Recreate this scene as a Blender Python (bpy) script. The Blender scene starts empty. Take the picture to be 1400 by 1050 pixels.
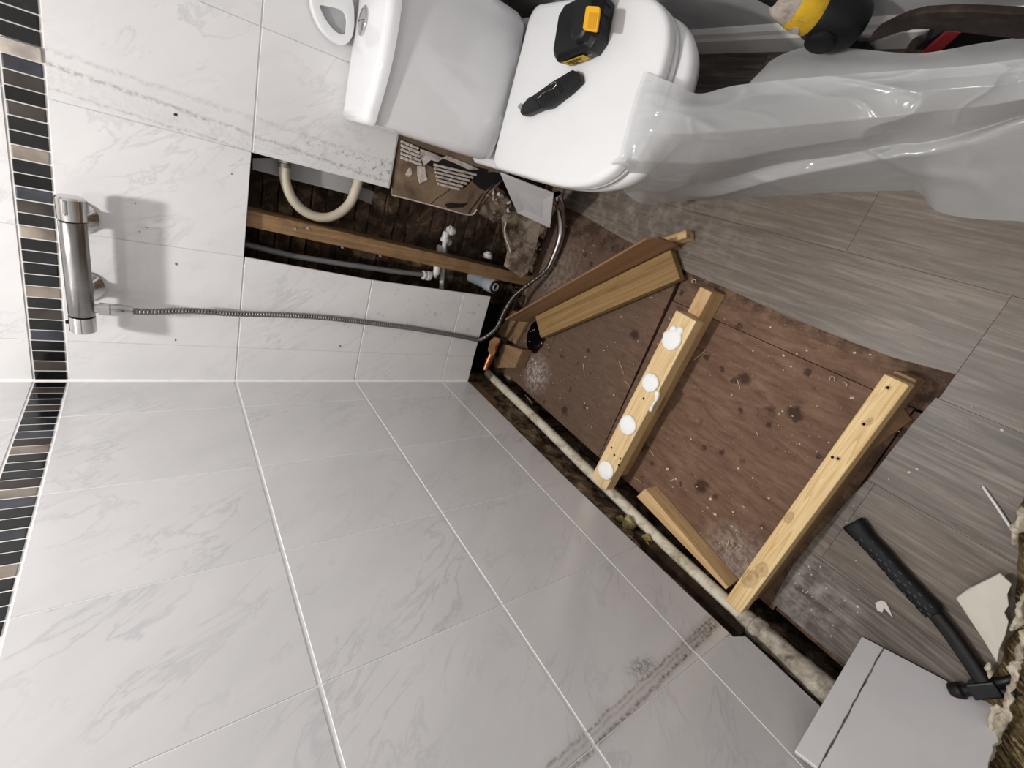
import bpy, bmesh, math, random
from mathutils import Vector, Matrix, noise
random.seed(7)
V = Vector
# ---------------------------------------------------------------- camera
SC = bpy.context.scene
COL = SC.collection
FPX = 644.0
def unit(v): return V(v).normalized()
_X = -unit((-497, -432, FPX)); _Y = -unit((-490, 1525, FPX)); _Y = (_Y - _X * _X.dot(_Y)).normalized(); _Z = _X.cross(_Y)
ROT = Matrix((_X, _Y, _Z))                     # camera (right, down, forward) -> world
CAM = V((1.357, 0.712, 1.133))
cam = bpy.data.objects.new('camera', bpy.data.cameras.new('camera')); COL.objects.link(cam)
cam.data.sensor_width = 36; cam.data.sensor_fit = 'HORIZONTAL'; cam.data.lens = 36 * FPX / 1400
cam.data.clip_start = .02
r_, d_, f_ = (ROT.col[i].copy() for i in range(3))
cam.matrix_world = Matrix((( r_.x, -d_.x, -f_.x, CAM.x), (r_.y, -d_.y, -f_.y, CAM.y), (r_.z, -d_.z, -f_.z, CAM.z), (0, 0, 0, 1)))
SC.camera = cam
# ---------------------------------------------------------------- light
W = bpy.data.worlds.new('world'); SC.world = W; W.use_nodes = True
W.node_tree.nodes['Background'].inputs[0].default_value = (1, 1, 1, 1)
W.node_tree.nodes['Background'].inputs[1].default_value = 0.0
def lamp(name, loc, size, power, col):
    l = bpy.data.lights.new(name, 'AREA'); l.shape = 'DISK'; l.size = size; l.energy = power; l.color = col
    o = bpy.data.objects.new(name, l); o.location = loc; COL.objects.link(o); return o
lamp('downlight', (.70, .36, 2.33), .11, 25, (1, .978, .948))
lamp('added_fill', (1.45, .32, 2.33), .16, 5, (1, .98, .95))  # added fill with no fitting behind it, brightens the painted wall
SC.view_settings.view_transform = 'Standard'; SC.view_settings.look = 'None'
SC.view_settings.exposure = -0.30; SC.view_settings.gamma = 1; SC.view_settings.use_curve_mapping = False

# ---------------------------------------------------------------- where a sight line meets a plane of the room
def ray(px, py): return ROT @ V(((px - 700) / FPX, (py - 525) / FPX, 1))
def at_floor(px, py, z=0.0): r = ray(px, py); return CAM + r * ((z - CAM.z) / r.z)
def at_back(px, py, x=0.0): r = ray(px, py); return CAM + r * ((x - CAM.x) / r.x)
def at_left(px, py, y=0.0): r = ray(px, py); return CAM + r * ((y - CAM.y) / r.y)

# ---------------------------------------------------------------- materials
def lin(c):
    return tuple(((v / 255) / 12.92 if v / 255 <= .04045 else ((v / 255 + .055) / 1.055) ** 2.4) for v in c) + (1,)
class M:
    def __init__(s, name, rough=.5, col=None, metal=0, spec=.5):
        s.m = bpy.data.materials.new(name); s.m.use_nodes = True
        s.t = s.m.node_tree; s.b = s.t.nodes['Principled BSDF']
        s.b.inputs['Roughness'].default_value = rough; s.b.inputs['Metallic'].default_value = metal
        s.b.inputs['Specular IOR Level'].default_value = spec
        if col: s.b.inputs['Base Color'].default_value = col
    def n(s, typ, props=None, **ins):
        x = s.t.nodes.new(typ)
        for k, v in (props or {}).items(): setattr(x, k, v)
        for k, v in ins.items():
            key = int(k[1:]) if k[0] == '_' and k[1:].isdigit() else k.replace('_', ' ')
            s.set(x.inputs[key], v)
        return x
    def set(s, sock, v):
        if isinstance(v, bpy.types.NodeSocket): s.t.links.new(v, sock)
        elif isinstance(v, bpy.types.Node): s.t.links.new(v.outputs[0], sock)
        else: sock.default_value = v
    def base(s, v): s.set(s.b.inputs['Base Color'], v)
    def math(s, op, a, b=0.0, c=0.0, clamp=False):
        return s.n('ShaderNodeMath', {'operation': op, 'use_clamp': clamp}, _0=a, _1=b, _2=c).outputs[0]
    def coord(s, scale=(1, 1, 1), rot=(0, 0, 0), rnd=True, kind='Object'):
        tc = s.n('ShaderNodeTexCoord').outputs[kind]
        mp = s.n('ShaderNodeMapping', Scale=scale, Rotation=rot, Vector=tc)
        if not rnd: return mp.outputs[0]
        oi = s.n('ShaderNodeObjectInfo').outputs['Random']
        k = s.math('MULTIPLY', oi, 60.0)
        return s.n('ShaderNodeVectorMath', {'operation': 'ADD'}, _0=mp.outputs[0], _1=k).outputs[0]
    def pos(s): return s.n('ShaderNodeNewGeometry').outputs['Position']
    def xyz(s, v):
        o = s.n('ShaderNodeSeparateXYZ', _0=v).outputs; return o[0], o[1], o[2]
    def noise(s, vec, scale=5, detail=4, rough=.55, dist=0):
        return s.n('ShaderNodeTexNoise', Vector=vec, Scale=scale, Detail=detail, Roughness=rough, Distortion=dist).outputs[0]
    def ramp(s, fac, stops, interp='LINEAR'):
        x = s.n('ShaderNodeValToRGB', Fac=fac); x.color_ramp.interpolation = interp
        e = x.color_ramp.elements
        while len(e) < len(stops): e.new(.5)
        for i, (p, c) in enumerate(stops):
            e[i].position = p; e[i].color = c if len(c) == 4 else tuple(c) + (1,)
        return x.outputs[0]
    def bw(s, fac, a, b): return s.n('ShaderNodeMapRange', Value=fac, From_Min=a, From_Max=b).outputs[0]
    def band(s, v, c, w):          # 1 at c, falling to 0 at +-w
        d = s.math('ABSOLUTE', s.math('SUBTRACT', v, c)); return s.math('SUBTRACT', 1.0, s.math('DIVIDE', d, w), clamp=True)
    def step(s, v, a, b): return s.n('ShaderNodeMapRange', Value=v, From_Min=a, From_Max=b).outputs[0]
    def mix(s, fac, a, b, mode='MIX'):
        x = s.n('ShaderNodeMix', {'data_type': 'RGBA', 'blend_type': mode})
        s.set(x.inputs[0], fac); s.set(x.inputs[6], a); s.set(x.inputs[7], b); return x.outputs[2]
    def bump(s, h, strength=.3, dist=.002):
        b = s.n('ShaderNodeBump', Height=h, Strength=strength, Distance=dist); s.set(s.b.inputs['Normal'], b)
def plain(name, rgb, rough=.5, metal=0, bump=0, scale=200, var=.06, spec=.5):
    m = M(name, rough, lin(rgb), metal, spec)
    v = m.coord(rnd=True); k = m.noise(v, 14, 4)
    a = lin(rgb); lo = tuple(c * (1 - var * 2) for c in a[:3]) + (1,); hi = tuple(min(1, c * (1 + var)) for c in a[:3]) + (1,)
    m.base(m.ramp(k, [(.3, lo), (.7, hi)]))
    if bump: m.bump(m.noise(v, scale, 3), bump, .001)
    return m.m

def tile_mat(name, wall):
    m = M(name, .16); p = m.coord(rnd=True)
    x, y, z = m.xyz(p); u = y if wall == 'back' else x
    # veins run diagonally: down along the wall and towards/away from the corner
    sg = 1 if wall == 'back' else -1
    al = m.math('ADD', m.math('MULTIPLY', u, .62 * sg), m.math('MULTIPLY', z, -.78))
    ac = m.math('ADD', m.math('MULTIPLY', u, .78), m.math('MULTIPLY', z, .62 * sg))
    vec = m.n('ShaderNodeCombineXYZ', X=m.math('MULTIPLY', al, 3.2), Y=m.math('MULTIPLY', ac, 9.0), Z=z).outputs[0]
    n1 = m.noise(vec, 1.6, 5, .6, .55)
    vein = m.band(n1, .52, .028)
    msk = m.bw(m.noise(p, 5, 2), .42, .66)
    vein = m.math('MULTIPLY', vein, msk)
    cloud = m.bw(m.noise(vec, .9, 4, .6, .3), .35, .75)
    c = m.mix(cloud, lin((226, 224, 224)), lin((214, 213, 214)))
    c = m.mix(m.math('MULTIPLY', vein, .30), c, lin((160, 160, 166)))
    spk = m.bw(m.noise(p, 160, 2), .50, .62)
    gx, gy, gz = m.xyz(m.pos())
    wv = m.noise(m.pos(), 30, 4, .6)
    fine = m.noise(m.pos(), 120, 4, .7)
    if wall == 'back':
        # old screen line: three dirty streaks running down the wall beside y = .61 - .69
        e = m.math('MULTIPLY', m.math('SUBTRACT', wv, .5), .016)
        lim = m.math('MULTIPLY', m.step(gz, 1.33, 1.28), m.step(gz, .58, .60))
        fad = m.step(gz, 1.3, .6)
        def st(y0, slope, w, amt):
            yy = m.math('SUBTRACT', m.math('ADD', gy, e), m.math('MULTIPLY', m.math('SUBTRACT', 1.3, gz), slope))
            return m.math('MULTIPLY', m.band(yy, y0, w), amt)
        s_all = m.math('ADD', m.math('ADD', st(.690, -.03, .007, .4), st(.668, -.068, .006, .75)), st(.626, -.05, .004, .5))
        s_all = m.math('ADD', s_all, m.math('MULTIPLY', st(.645, -.045, .05, .26), m.bw(wv, .3, .7)))
        s_all = m.math('MULTIPLY', m.math('MULTIPLY', s_all, m.bw(fine, .38, .62)), lim)
        mold = m.math('MULTIPLY', m.math('MULTIPLY', m.band(gy, .650, .045), m.step(gz, .93, .66)), m.bw(m.noise(m.pos(), 75, 4, .75), .55, .66))
        mold = m.math('MULTIPLY', mold, m.step(gz, .585, .6))
        c = m.mix(m.math('MULTIPLY', s_all, .75, clamp=True), c, lin((118, 100, 90)))
        c = m.mix(m.math('MULTIPLY', mold, 1.0, clamp=True), c, lin((60, 55, 52)))
        low = m.math('MULTIPLY', m.step(gz, .62, .585), m.band(gy, .25, .13))
        c = m.mix(m.math('MULTIPLY', m.math('MULTIPLY', low, m.bw(m.noise(m.pos(), 45, 4, .7), .60, .68)), .45), c, lin((80, 70, 64)))
    else:
        e = m.math('MULTIPLY', m.math('SUBTRACT', wv, .5), .014)
        lim = m.math('MULTIPLY', m.step(gz, .14, .17), m.step(gz, .85, .72))
        def st(x0, slope, w, amt):
            xx = m.math('SUBTRACT', m.math('ADD', gx, e), m.math('MULTIPLY', m.math('SUBTRACT', gz, .2), slope))
            return m.math('MULTIPLY', m.band(xx, x0, w), amt)
        s_all = m.math('ADD', m.math('ADD', st(1.134, .125, .006, 1.0), st(1.117, .115, .004, .75)), st(1.124, .118, .003, .45))
        patch = m.math('MULTIPLY', m.math('MULTIPLY', m.band(gx, 1.125, .022), m.band(gz, .42, .05)), 1.1)
        s_all = m.math('ADD', s_all, patch)
        s_all = m.math('ADD', s_all, m.math('MULTIPLY', st(1.125, .12, .022, .8), m.step(gz, .42, .17)))
        s_all = m.math('MULTIPLY', m.math('MULTIPLY', s_all, m.bw(fine, .36, .6)), lim)
        c = m.mix(m.math('MULTIPLY', s_all, .85, clamp=True), c, lin((82, 68, 58)))
        c = m.mix(m.math('MULTIPLY', m.math('MULTIPLY', st(1.125, .12, .024, .5), lim), .55, clamp=True), c, lin((170, 150, 130)))
    m.base(c); m.bump(m.noise(p, 40, 3), .03, .001)
    return m.m

def grout_mat(name, rgb, dirt):
    m = M(name, .85); p = m.pos(); k = m.noise(p, 35, 4, .6)
    m.base(m.mix(m.math('MULTIPLY', m.bw(k, .5, .7), dirt), lin(rgb), lin((120, 100, 85)))); m.bump(m.noise(p, 300, 2), .3, .001)
    return m.m

def wood_mat(name, light, dark, rough=.6, knots=.0, ring=20, dirt=.0, axis='X', at=(), streak=.5):
    m = M(name, rough, spec=.3)
    sc = {'X': (2.2, 60, 60), 'Y': (60, 2.2, 60), 'Z': (60, 60, 2.2)}[axis]
    p = m.coord(sc); q = m.coord()
    g = m.noise(p, .9, 4, .6, .8)
    big = m.noise(m.coord(tuple(v * .35 for v in sc)), .9, 3, .5, 1.5)
    rings = m.math('FRACT', m.math('MULTIPLY', big, ring))
    rr = m.ramp(rings, [(0, (.15, .15, .15, 1)), (.55, (.5, .5, .5, 1)), (.92, (1, 1, 1, 1)), (1, (.2, .2, .2, 1))])
    f = m.math('ADD', m.math('MULTIPLY', rr, streak), m.math('MULTIPLY', m.bw(g, .32, .68), .55))
    c = m.mix(f, lin(light), lin(dark))
    if knots:
        vo = m.n('ShaderNodeTexVoronoi', {'feature': 'F1'}, Vector=m.coord((5, 16, 16) if axis == 'X' else (16, 5, 16)), Scale=1.0).outputs[0]
        c = m.mix(m.math('MULTIPLY', m.bw(vo, .17, .08), knots), c, lin((96, 64, 36)))
    for (kx, ky, kr) in at:
        o_ = m.n('ShaderNodeMapping', Vector=m.n('ShaderNodeTexCoord').outputs['Object'], Scale=(.62, 1, 0), Location=(-kx * .62, -ky, 0)).outputs[0]
        d_ = m.math('ADD', m.n('ShaderNodeVectorMath', {'operation': 'LENGTH'}, _0=o_).outputs['Value'], m.math('MULTIPLY', m.math('SUBTRACT', m.noise(q, 70, 3), .5), .012))
        c = m.mix(m.math('MULTIPLY', m.bw(d_, kr, kr * .2), .6), c, lin((140, 104, 64)))
        c = m.mix(m.math('MULTIPLY', m.band(d_, kr * .9, kr * .35), .4), c, lin((112, 78, 44)))
    if dirt:
        c = m.mix(m.math('MULTIPLY', m.bw(m.noise(q, 18, 5, .65), .5, .72), dirt), c, lin((40, 30, 24)))
    m.base(c); m.bump(g, .25, .0006)
    return m.m

def ply_mat():
    m = M('brown_floor_board', .75, spec=.25)
    p = m.pos(); x, y, z = m.xyz(p)
    rnd = m.n('ShaderNodeObjectInfo').outputs['Random']
    st = m.n('ShaderNodeMapping', Vector=p, Scale=(14, 60, 1), Rotation=(0, 0, .5)).outputs[0]
    g = m.noise(st, 1.0, 5, .65, .5); big = m.noise(p, 6, 4, .55)
    c = m.ramp(g, [(.25, lin((86, 64, 50))), (.5, lin((118, 92, 74))), (.78, lin((140, 113, 93)))])
    c = m.mix(m.math('MULTIPLY', m.bw(big, .4, .75), .5), c, lin((100, 72, 60)))
    # older, wetter towards the corner
    wet = m.math('MULTIPLY', m.step(x, .68, .45), .62)
    c = m.mix(wet, c, lin((88, 72, 62)))
    sp = m.n('ShaderNodeTexVoronoi', {'feature': 'F1'}, Vector=m.n('ShaderNodeVectorMath', {'operation': 'ADD'}, _0=p, _1=m.n('ShaderNodeVectorMath', {'operation': 'SCALE'}, _0=m.n('ShaderNodeTexNoise', Vector=p, Scale=40.0, Detail=3.0).outputs[1], Scale=.035).outputs[0]).outputs[0], Scale=9.0)
    spot = m.math('MULTIPLY', m.bw(sp.outputs[0], .20, .12), m.bw(m.noise(p, 4, 2), .44, .50))
    c = m.mix(m.math('MULTIPLY', spot, .8), c, lin((48, 30, 24)))
    sp2 = m.n('ShaderNodeTexVoronoi', {'feature': 'F1'}, Vector=m.n('ShaderNodeVectorMath', {'operation': 'ADD'}, _0=p, _1=m.n('ShaderNodeVectorMath', {'operation': 'SCALE'}, _0=m.n('ShaderNodeTexNoise', Vector=p, Scale=70.0, Detail=3.0).outputs[1], Scale=.02).outputs[0]).outputs[0], Scale=24.0)
    spot2 = m.math('MULTIPLY', m.bw(sp2.outputs[0], .24, .15), m.bw(m.noise(p, 6, 2), .50, .58))
    c = m.mix(m.math('MULTIPLY', spot2, .75), c, lin((44, 28, 22)))
    streak = m.math('MULTIPLY', m.bw(m.noise(st, .8, 6, .75, 1.0), .58, .66), m.bw(m.noise(p, 7, 3), .46, .6))
    c = m.mix(m.math('MULTIPLY', streak, .65), c, lin((58, 40, 33)))
    # dirty margin by the vinyl cut, plaster dust near the wall
    edge = m.math('MULTIPLY', m.math('MAXIMUM', m.step(y, .585, .63), m.step(x, 1.12, 1.17)), m.bw(m.noise(p, 28, 4, .65), .42, .56))
    c = m.mix(m.math('MULTIPLY', edge, .75), c, lin((54, 40, 32)))
    def blob(cx, cy, r):
        d = m.n('ShaderNodeVectorMath', {'operation': 'DISTANCE'}, _0=p, _1=(cx, cy, 0)).outputs['Value']
        return m.step(d, r, r * .25)
    dust = m.math('MAXIMUM', m.math('MAXIMUM', m.math('MULTIPLY', blob(.17, .12, .085), 1.0), m.math('MULTIPLY', blob(1.04, .06, .10), .75)), m.math('MULTIPLY', blob(.1, .48, .16), .35))
    dust = m.math('MULTIPLY', dust, m.bw(m.noise(p, 60, 5, .7), .4, .62))
    c = m.mix(dust, c, lin((176, 168, 162)))
    fine = m.math('MULTIPLY', m.bw(m.noise(p, 170, 2, .5), .67, .71), .45)
    c = m.mix(fine, c, lin((170, 150, 130)))
    m.base(c); m.bump(m.noise(st, 1.5, 4), .2, .0006)
    return m.m

def vinyl_mat():
    m = M('grey_oak_vinyl', .42, spec=.4)
    p = m.coord((7, 130, 1)); q = m.coord((1, 6, 1)); pw = m.pos(); x, y, z = m.xyz(pw)
    rnd = m.n('ShaderNodeObjectInfo').outputs['Random']
    g = m.noise(p, .8, 6, .68, .9); b = m.noise(q, 3.5, 3, .5, 1.0)
    rings = m.math('FRACT', m.math('MULTIPLY', m.noise(q, 2.2, 2, .4, .8), 14.0))
    f = m.math('ADD', m.math('MULTIPLY', g, .75), m.math('ADD', m.math('MULTIPLY', b, .3), m.math('MULTIPLY', rings, .03)))
    c = m.ramp(f, [(.44, lin((66, 60, 56))), (.56, lin((108, 99, 91))), (.68, lin((148, 138, 127)))])
    c = m.mix(m.math('MULTIPLY', rnd, .45), c, lin((106, 94, 82)), 'MIX')
    c = m.mix(.28, c, m.ramp(rnd, [(0, lin((84, 77, 73))), (1, lin((132, 122, 111)))]))
    d = m.n('ShaderNodeVectorMath', {'operation': 'DISTANCE'}, _0=pw, _1=(1.19, .10, 0)).outputs['Value']
    dust = m.math('MULTIPLY', m.step(d, .13, .01), m.bw(m.noise(pw, 22, 6, .75), .42, .72))
    d2 = m.n('ShaderNodeVectorMath', {'operation': 'DISTANCE'}, _0=pw, _1=(.35, .70, 0)).outputs['Value']
    dust2 = m.math('MULTIPLY', m.step(d2, .45, .05), m.math('MULTIPLY', m.bw(m.noise(pw, 22, 5, .7), .48, .68), .4))
    c = m.mix(m.math('MAXIMUM', dust, dust2), c, lin((186, 180, 174)))
    m.base(c); m.bump(g, .12, .0005)
    return m.m

def grime_mat(name, cols, scale=22, rough=.9, bump=.8, dist=.006):
    m = M(name, rough, spec=.2); p = m.coord(rnd=True)
    k = m.noise(p, scale, 6, .68, .5)
    n = len(cols); m.base(m.ramp(k, [(.28 + .44 * i / (n - 1), lin(c)) for i, c in enumerate(cols)]))
    m.bump(m.noise(p, scale * 2.5, 5, .7), bump, dist)
    return m.m

MT = dict(
    tile_back=tile_mat('marbled_tile_back', 'back'), tile_left=tile_mat('marbled_tile_left', 'left'),
    grout=grout_mat('pale_grout', (222, 220, 216), .25), grout_left=grout_mat('white_grout', (244, 243, 240), .12),
    ceramic=plain('white_ceramic', (232, 232, 234), .08, var=.01), gloss=plain('white_gloss_plastic', (230, 230, 231), .14, var=.01),
    paint=plain('grey_wall_paint', (198, 198, 201), .8, bump=.1), skirt=plain('white_skirting_paint', (246, 245, 243), .4, var=.02),
    white=plain('white_ceiling_paint', (235, 233, 230), .9, var=.02),
    chrome=plain('chrome', (205, 203, 202), .16, 1, var=.05), satin=plain('worn_chrome', (150, 148, 147), .28, 1, var=.12, bump=.05),
    hose=plain('steel_hose', (140, 136, 134), .34, 1, var=.1),
    black=plain('black_plastic', (15, 15, 16), .42, var=.15, bump=.1, spec=.35), rubber=plain('black_rubber', (15, 16, 21), .6, var=.2, bump=.2, spec=.3),
    yellow=plain('yellow_plastic', (238, 178, 24), .45, var=.1), dirty_yellow=grime_mat('dusty_yellow_plastic', [(120, 100, 66), (208, 168, 44), (222, 180, 40)], 26, .55, .1),
    dusty=grime_mat('plaster_smeared_metal', [(90, 82, 76), (176, 164, 154), (200, 190, 180)], 30, .7, .3, .002),
    red=plain('red_webbing', (124, 14, 20), .6), strap=grime_mat('dark_leather', [(26, 20, 18), (48, 38, 34), (66, 54, 48)], 40, .6, .2, .001),
    ply=ply_mat(), vinyl=vinyl_mat(),
    pine=wood_mat('fresh_pine', (244, 220, 174), (208, 172, 120), knots=.8, ring=14, streak=.6),
    pine_long=wood_mat('long_pine', (246, 222, 172), (204, 166, 110), ring=16, at=((.085, .004, .014), (.120, -.004, .011), (.255, .010, .008), (.50, -.004, .005)), streak=.62),
    pine_mid=wood_mat('pine_batten', (224, 194, 146), (184, 144, 98), knots=.4, ring=9),
    pine_dark=wood_mat('dark_brown_timber', (160, 130, 98), (116, 90, 66), ring=10, dirt=.25),  # darker brown timber, mottled with dirt
    deal=wood_mat('yellow_brown_plank', (170, 140, 94), (124, 96, 58), ring=10, dirt=.12, knots=.4),
    board_brown=wood_mat('brown_board', (156, 122, 90), (116, 86, 62), ring=6),
    stud=wood_mat('old_stud', (160, 128, 92), (108, 80, 54), ring=8, dirt=.35, axis='Z', knots=.3),
    dark_wood=grime_mat('blackened_timber', [(34, 27, 22), (66, 52, 43), (98, 80, 64)], 26, .85, .5, .002),
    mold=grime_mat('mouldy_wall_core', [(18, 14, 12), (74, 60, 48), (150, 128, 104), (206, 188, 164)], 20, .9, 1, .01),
    brick=grime_mat('sooty_lath', [(30, 24, 19), (78, 63, 51), (140, 118, 96)], 18, .9, .8, .006),
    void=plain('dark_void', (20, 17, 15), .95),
    pboard=grime_mat('brown_plasterboard', [(86, 72, 58), (128, 108, 88), (150, 130, 108)], 9, .9, .15, .002),
    rubble=grime_mat('broken_plaster', [(44, 36, 30), (96, 82, 70), (150, 136, 120), (180, 168, 154)], 20, .95, .7, .005),
    adhesive=grime_mat('cream_tile_adhesive', [(120, 108, 98), (200, 190, 182), (222, 214, 208)], 60, .9, .5, .002), blackmold=plain('black_mould', (22, 19, 17), .9),
    putty=plain('white_filler', (250, 250, 248), .55, var=.01, bump=.25, scale=90),
    pvc=grime_mat('aged_white_pvc', [(150, 138, 112), (216, 208, 188), (228, 222, 206)], 24, .45, .08, .001),
    cement=grime_mat('cement_smeared_pipe', [(92, 84, 72), (168, 160, 146), (214, 208, 196)], 36, .85, .6, .003),
    white_pipe=plain('white_pipe', (224, 222, 220), .35, var=.04), cream=plain('cream_hose', (196, 186, 166), .5, var=.08),
    greypipe=plain('grey_pipe', (122, 122, 124), .4, var=.1), bluegrey=plain('blue_grey_pipe', (150, 158, 164), .4, var=.1),
    copper=plain('copper', (196, 136, 108), .25, 1, var=.1), tape=grime_mat('torn_tape', [(150, 110, 74), (206, 160, 112)], 30, .8, .2),
    foam=grime_mat('yellow_foam', [(128, 110, 66), (196, 180, 124), (214, 204, 164)], 60, .9, 1, .006),
    rust=plain('dark_red_spot', (74, 24, 24), .6),
    shard=plain('cream_shard', (206, 202, 190), .6, var=.03), chip=plain('pale_wood_chip', (216, 192, 150), .8, var=.1), dust=plain('plaster_crumb', (206, 200, 194), .9),
    carpet=grime_mat('matted_carpet', [(30, 24, 17), (84, 70, 48), (120, 104, 76)], 24, .95, 1, .006),
    strand=grime_mat('carpet_strand', [(58, 46, 30), (138, 120, 86), (186, 170, 136)], 60, .9, .1), clump=grime_mat('white_fluff', [(110, 96, 78), (188, 176, 156), (232, 226, 212)], 40, .95, .6, .004),
    panel=plain('white_panel', (214, 212, 214), .35, var=.02),
    label=plain('label_yellow', (206, 170, 50), .5, var=.12),
    window=plain('grey_clear_plastic', (168, 168, 170), .12, var=.05),
)
MS = {k: plain('mosaic_' + k, c, r, var=.3, bump=.15, scale=60) for k, (c, r) in dict(black=((16, 16, 17), .12), marble=((30, 31, 33), .2), slate=((62, 66, 74), .35), brown=((62, 54, 50), .4), tan=((150, 138, 126), .5), silver=((196, 186, 176), .12)).items()}
def sheet_mat():
    m = M('polythene', .16, lin((230, 231, 232)), spec=.6)
    t = m.t; out = t.nodes['Material Output']
    tr = t.nodes.new('ShaderNodeBsdfTransparent'); tr.inputs[0].default_value = (.9, .9, .9, 1)
    tl = t.nodes.new('ShaderNodeBsdfTranslucent'); tl.inputs[0].default_value = (.72, .73, .74, 1)
    mx = t.nodes.new('ShaderNodeMixShader'); mx.inputs[0].default_value = .28
    t.links.new(m.b.outputs[0], mx.inputs[1]); t.links.new(tl.outputs[0], mx.inputs[2])
    my = t.nodes.new('ShaderNodeMixShader'); my.inputs[0].default_value = .67
    t.links.new(tr.outputs[0], my.inputs[1]); t.links.new(mx.outputs[0], my.inputs[2])
    t.links.new(my.outputs[0], out.inputs[0])
    p = m.coord(rnd=False); m.bump(m.math('ABSOLUTE', m.math('SUBTRACT', m.noise(p, 11, 3, .5, 1.2), .5)), .35, .008)
    return m.m
MT['sheet'] = sheet_mat()

# ---------------------------------------------------------------- mesh helpers
class G:
    def __init__(s): s.v = []; s.f = []
    def add(s, vs, fs):
        o = len(s.v); s.v += [V(a) for a in vs]; s.f += [tuple(i + o for i in f) for f in fs]; return s
    def box(s, c, d, rot=None):
        hx, hy, hz = d[0] / 2, d[1] / 2, d[2] / 2
        vs = [V((x * hx, y * hy, z * hz)) for z in (-1, 1) for y in (-1, 1) for x in (-1, 1)]
        if rot: vs = [rot @ a for a in vs]
        return s.add([a + V(c) for a in vs], [(0, 2, 3, 1), (4, 5, 7, 6), (0, 1, 5, 4), (2, 6, 7, 3), (0, 4, 6, 2), (1, 3, 7, 5)])
    def prism(s, pts, d):            # polygon extruded by the vector d
        n = len(pts); d = V(d)
        return s.add(list(pts) + [V(p) + d for p in pts], [tuple(range(n))[::-1], tuple(range(n, 2 * n))] + [(i, (i + 1) % n, n + (i + 1) % n, n + i) for i in range(n)])
    def loft(s, rings, close=True):
        n = len(rings[0]); vs = [p for r in rings for p in r]
        fs = [(k * n + i, k * n + (i + 1) % n, (k + 1) * n + (i + 1) % n, (k + 1) * n + i) for k in range(len(rings) - 1) for i in range(n)]
        if close: fs += [tuple(range(n))[::-1], tuple(range((len(rings) - 1) * n, len(rings) * n))]
        return s.add(vs, fs)
    def tube(s, path, r, n=12, close=True):
        path = [V(p) for p in path]; rings = []; up = None
        for i, p in enumerate(path):
            t = (path[min(i + 1, len(path) - 1)] - path[max(i - 1, 0)]).normalized()
            if up is None: up = t.orthogonal().normalized()
            up = (up - t * up.dot(t)).normalized(); sd = t.cross(up)
            rr = r[i] if isinstance(r, (list, tuple)) else r
            rings.append([p + (up * math.cos(a) + sd * math.sin(a)) * rr for a in (2 * math.pi * k / n for k in range(n))])
        return s.loft(rings, close)
    def lathe(s, o, ax, prof, n=24):
        o = V(o); ax = V(ax).normalized(); u = ax.orthogonal().normalized(); w = ax.cross(u)
        return s.loft([[o + ax * h + (u * math.cos(a) + w * math.sin(a)) * r for a in (2 * math.pi * k / n for k in range(n))] for h, r in prof])
    def grid(s, rows):
        n = len(rows[0])
        return s.add([p for r in rows for p in r], [(k * n + i, k * n + i + 1, (k + 1) * n + i + 1, (k + 1) * n + i) for k in range(len(rows) - 1) for i in range(n - 1)])
def obj(name, g, mat, parent=None, origin=None, bevel=0, seg=2, smooth=None, mtx=None):
    me = bpy.data.meshes.new(name)
    o = bpy.data.objects.new(name, me); COL.objects.link(o)
    vs = g.v
    if mtx is not None: o.matrix_world = mtx; vs = [mtx.inverted() @ a for a in vs]
    elif origin is not None:
        if origin == 'c': origin = sum(vs, V((0, 0, 0))) / len(vs)
        if origin == 'b':
            origin = sum(vs, V((0, 0, 0))) / len(vs); origin = V((origin.x, origin.y, min(a.z for a in vs)))
        o.location = origin; vs = [a - V(origin) for a in vs]
    me.from_pydata([tuple(a) for a in vs], [], g.f)
    bm = bmesh.new(); bm.from_mesh(me)
    bmesh.ops.recalc_face_normals(bm, faces=bm.faces)
    if bevel: bmesh.ops.bevel(bm, geom=[e for e in bm.edges if len(e.link_faces) == 2 and e.calc_face_angle(0) > .5], offset=bevel, segments=seg, affect='EDGES', profile=.6, clamp_overlap=True)
    if smooth is not None:
        for f in bm.faces: f.smooth = True
    bm.to_mesh(me); bm.free()
    if smooth is not None: me.set_sharp_from_angle(angle=math.radians(smooth))
    me.materials.append(MT[mat] if isinstance(mat, str) else mat)
    if parent:
        bpy.context.view_layer.update()
        o.parent = parent; o.matrix_parent_inverse = parent.matrix_world.inverted()
    return o
def thing(name, label, cat, loc=(0, 0, 0), group=None):
    o = bpy.data.objects.new(name, None); COL.objects.link(o); o.location = loc; o.empty_display_size = .05
    return tag(o, label, cat, group)
def tag(o, label, cat, group=None):
    o['label'] = label; o['category'] = cat
    if group: o['group'] = group
    bpy.context.view_layer.update()
    return o
def struct(name, g, mat, **k):
    o = obj(name, g, mat, **k); o['kind'] = 'structure'; bpy.context.view_layer.update(); return o
def cat_rom(pts, m):
    pts = [V(p) for p in pts]; out = []
    for i in range(len(pts) - 1):
        a, b, c, d = pts[max(i - 1, 0)], pts[i], pts[i + 1], pts[min(i + 2, len(pts) - 1)]
        for k in range(m):
            t = k / m
            out.append(.5 * ((2 * b) + (c - a) * t + (2 * a - 5 * b + 4 * c - d) * t * t + (3 * b - a - 3 * c + d) * t ** 3))
    return out + [pts[-1]]
def interp(xs, ys, x):
    if x <= xs[0]: return ys[0]
    for i in range(len(xs) - 1):
        if x <= xs[i + 1]: return ys[i] + (ys[i + 1] - ys[i]) * (x - xs[i]) / (xs[i + 1] - xs[i])
    return ys[-1]
def nz(p, s=1, seed=0): return noise.noise(V(p) * s + V((seed * 7.3, seed * 3.1, seed)))

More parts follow.
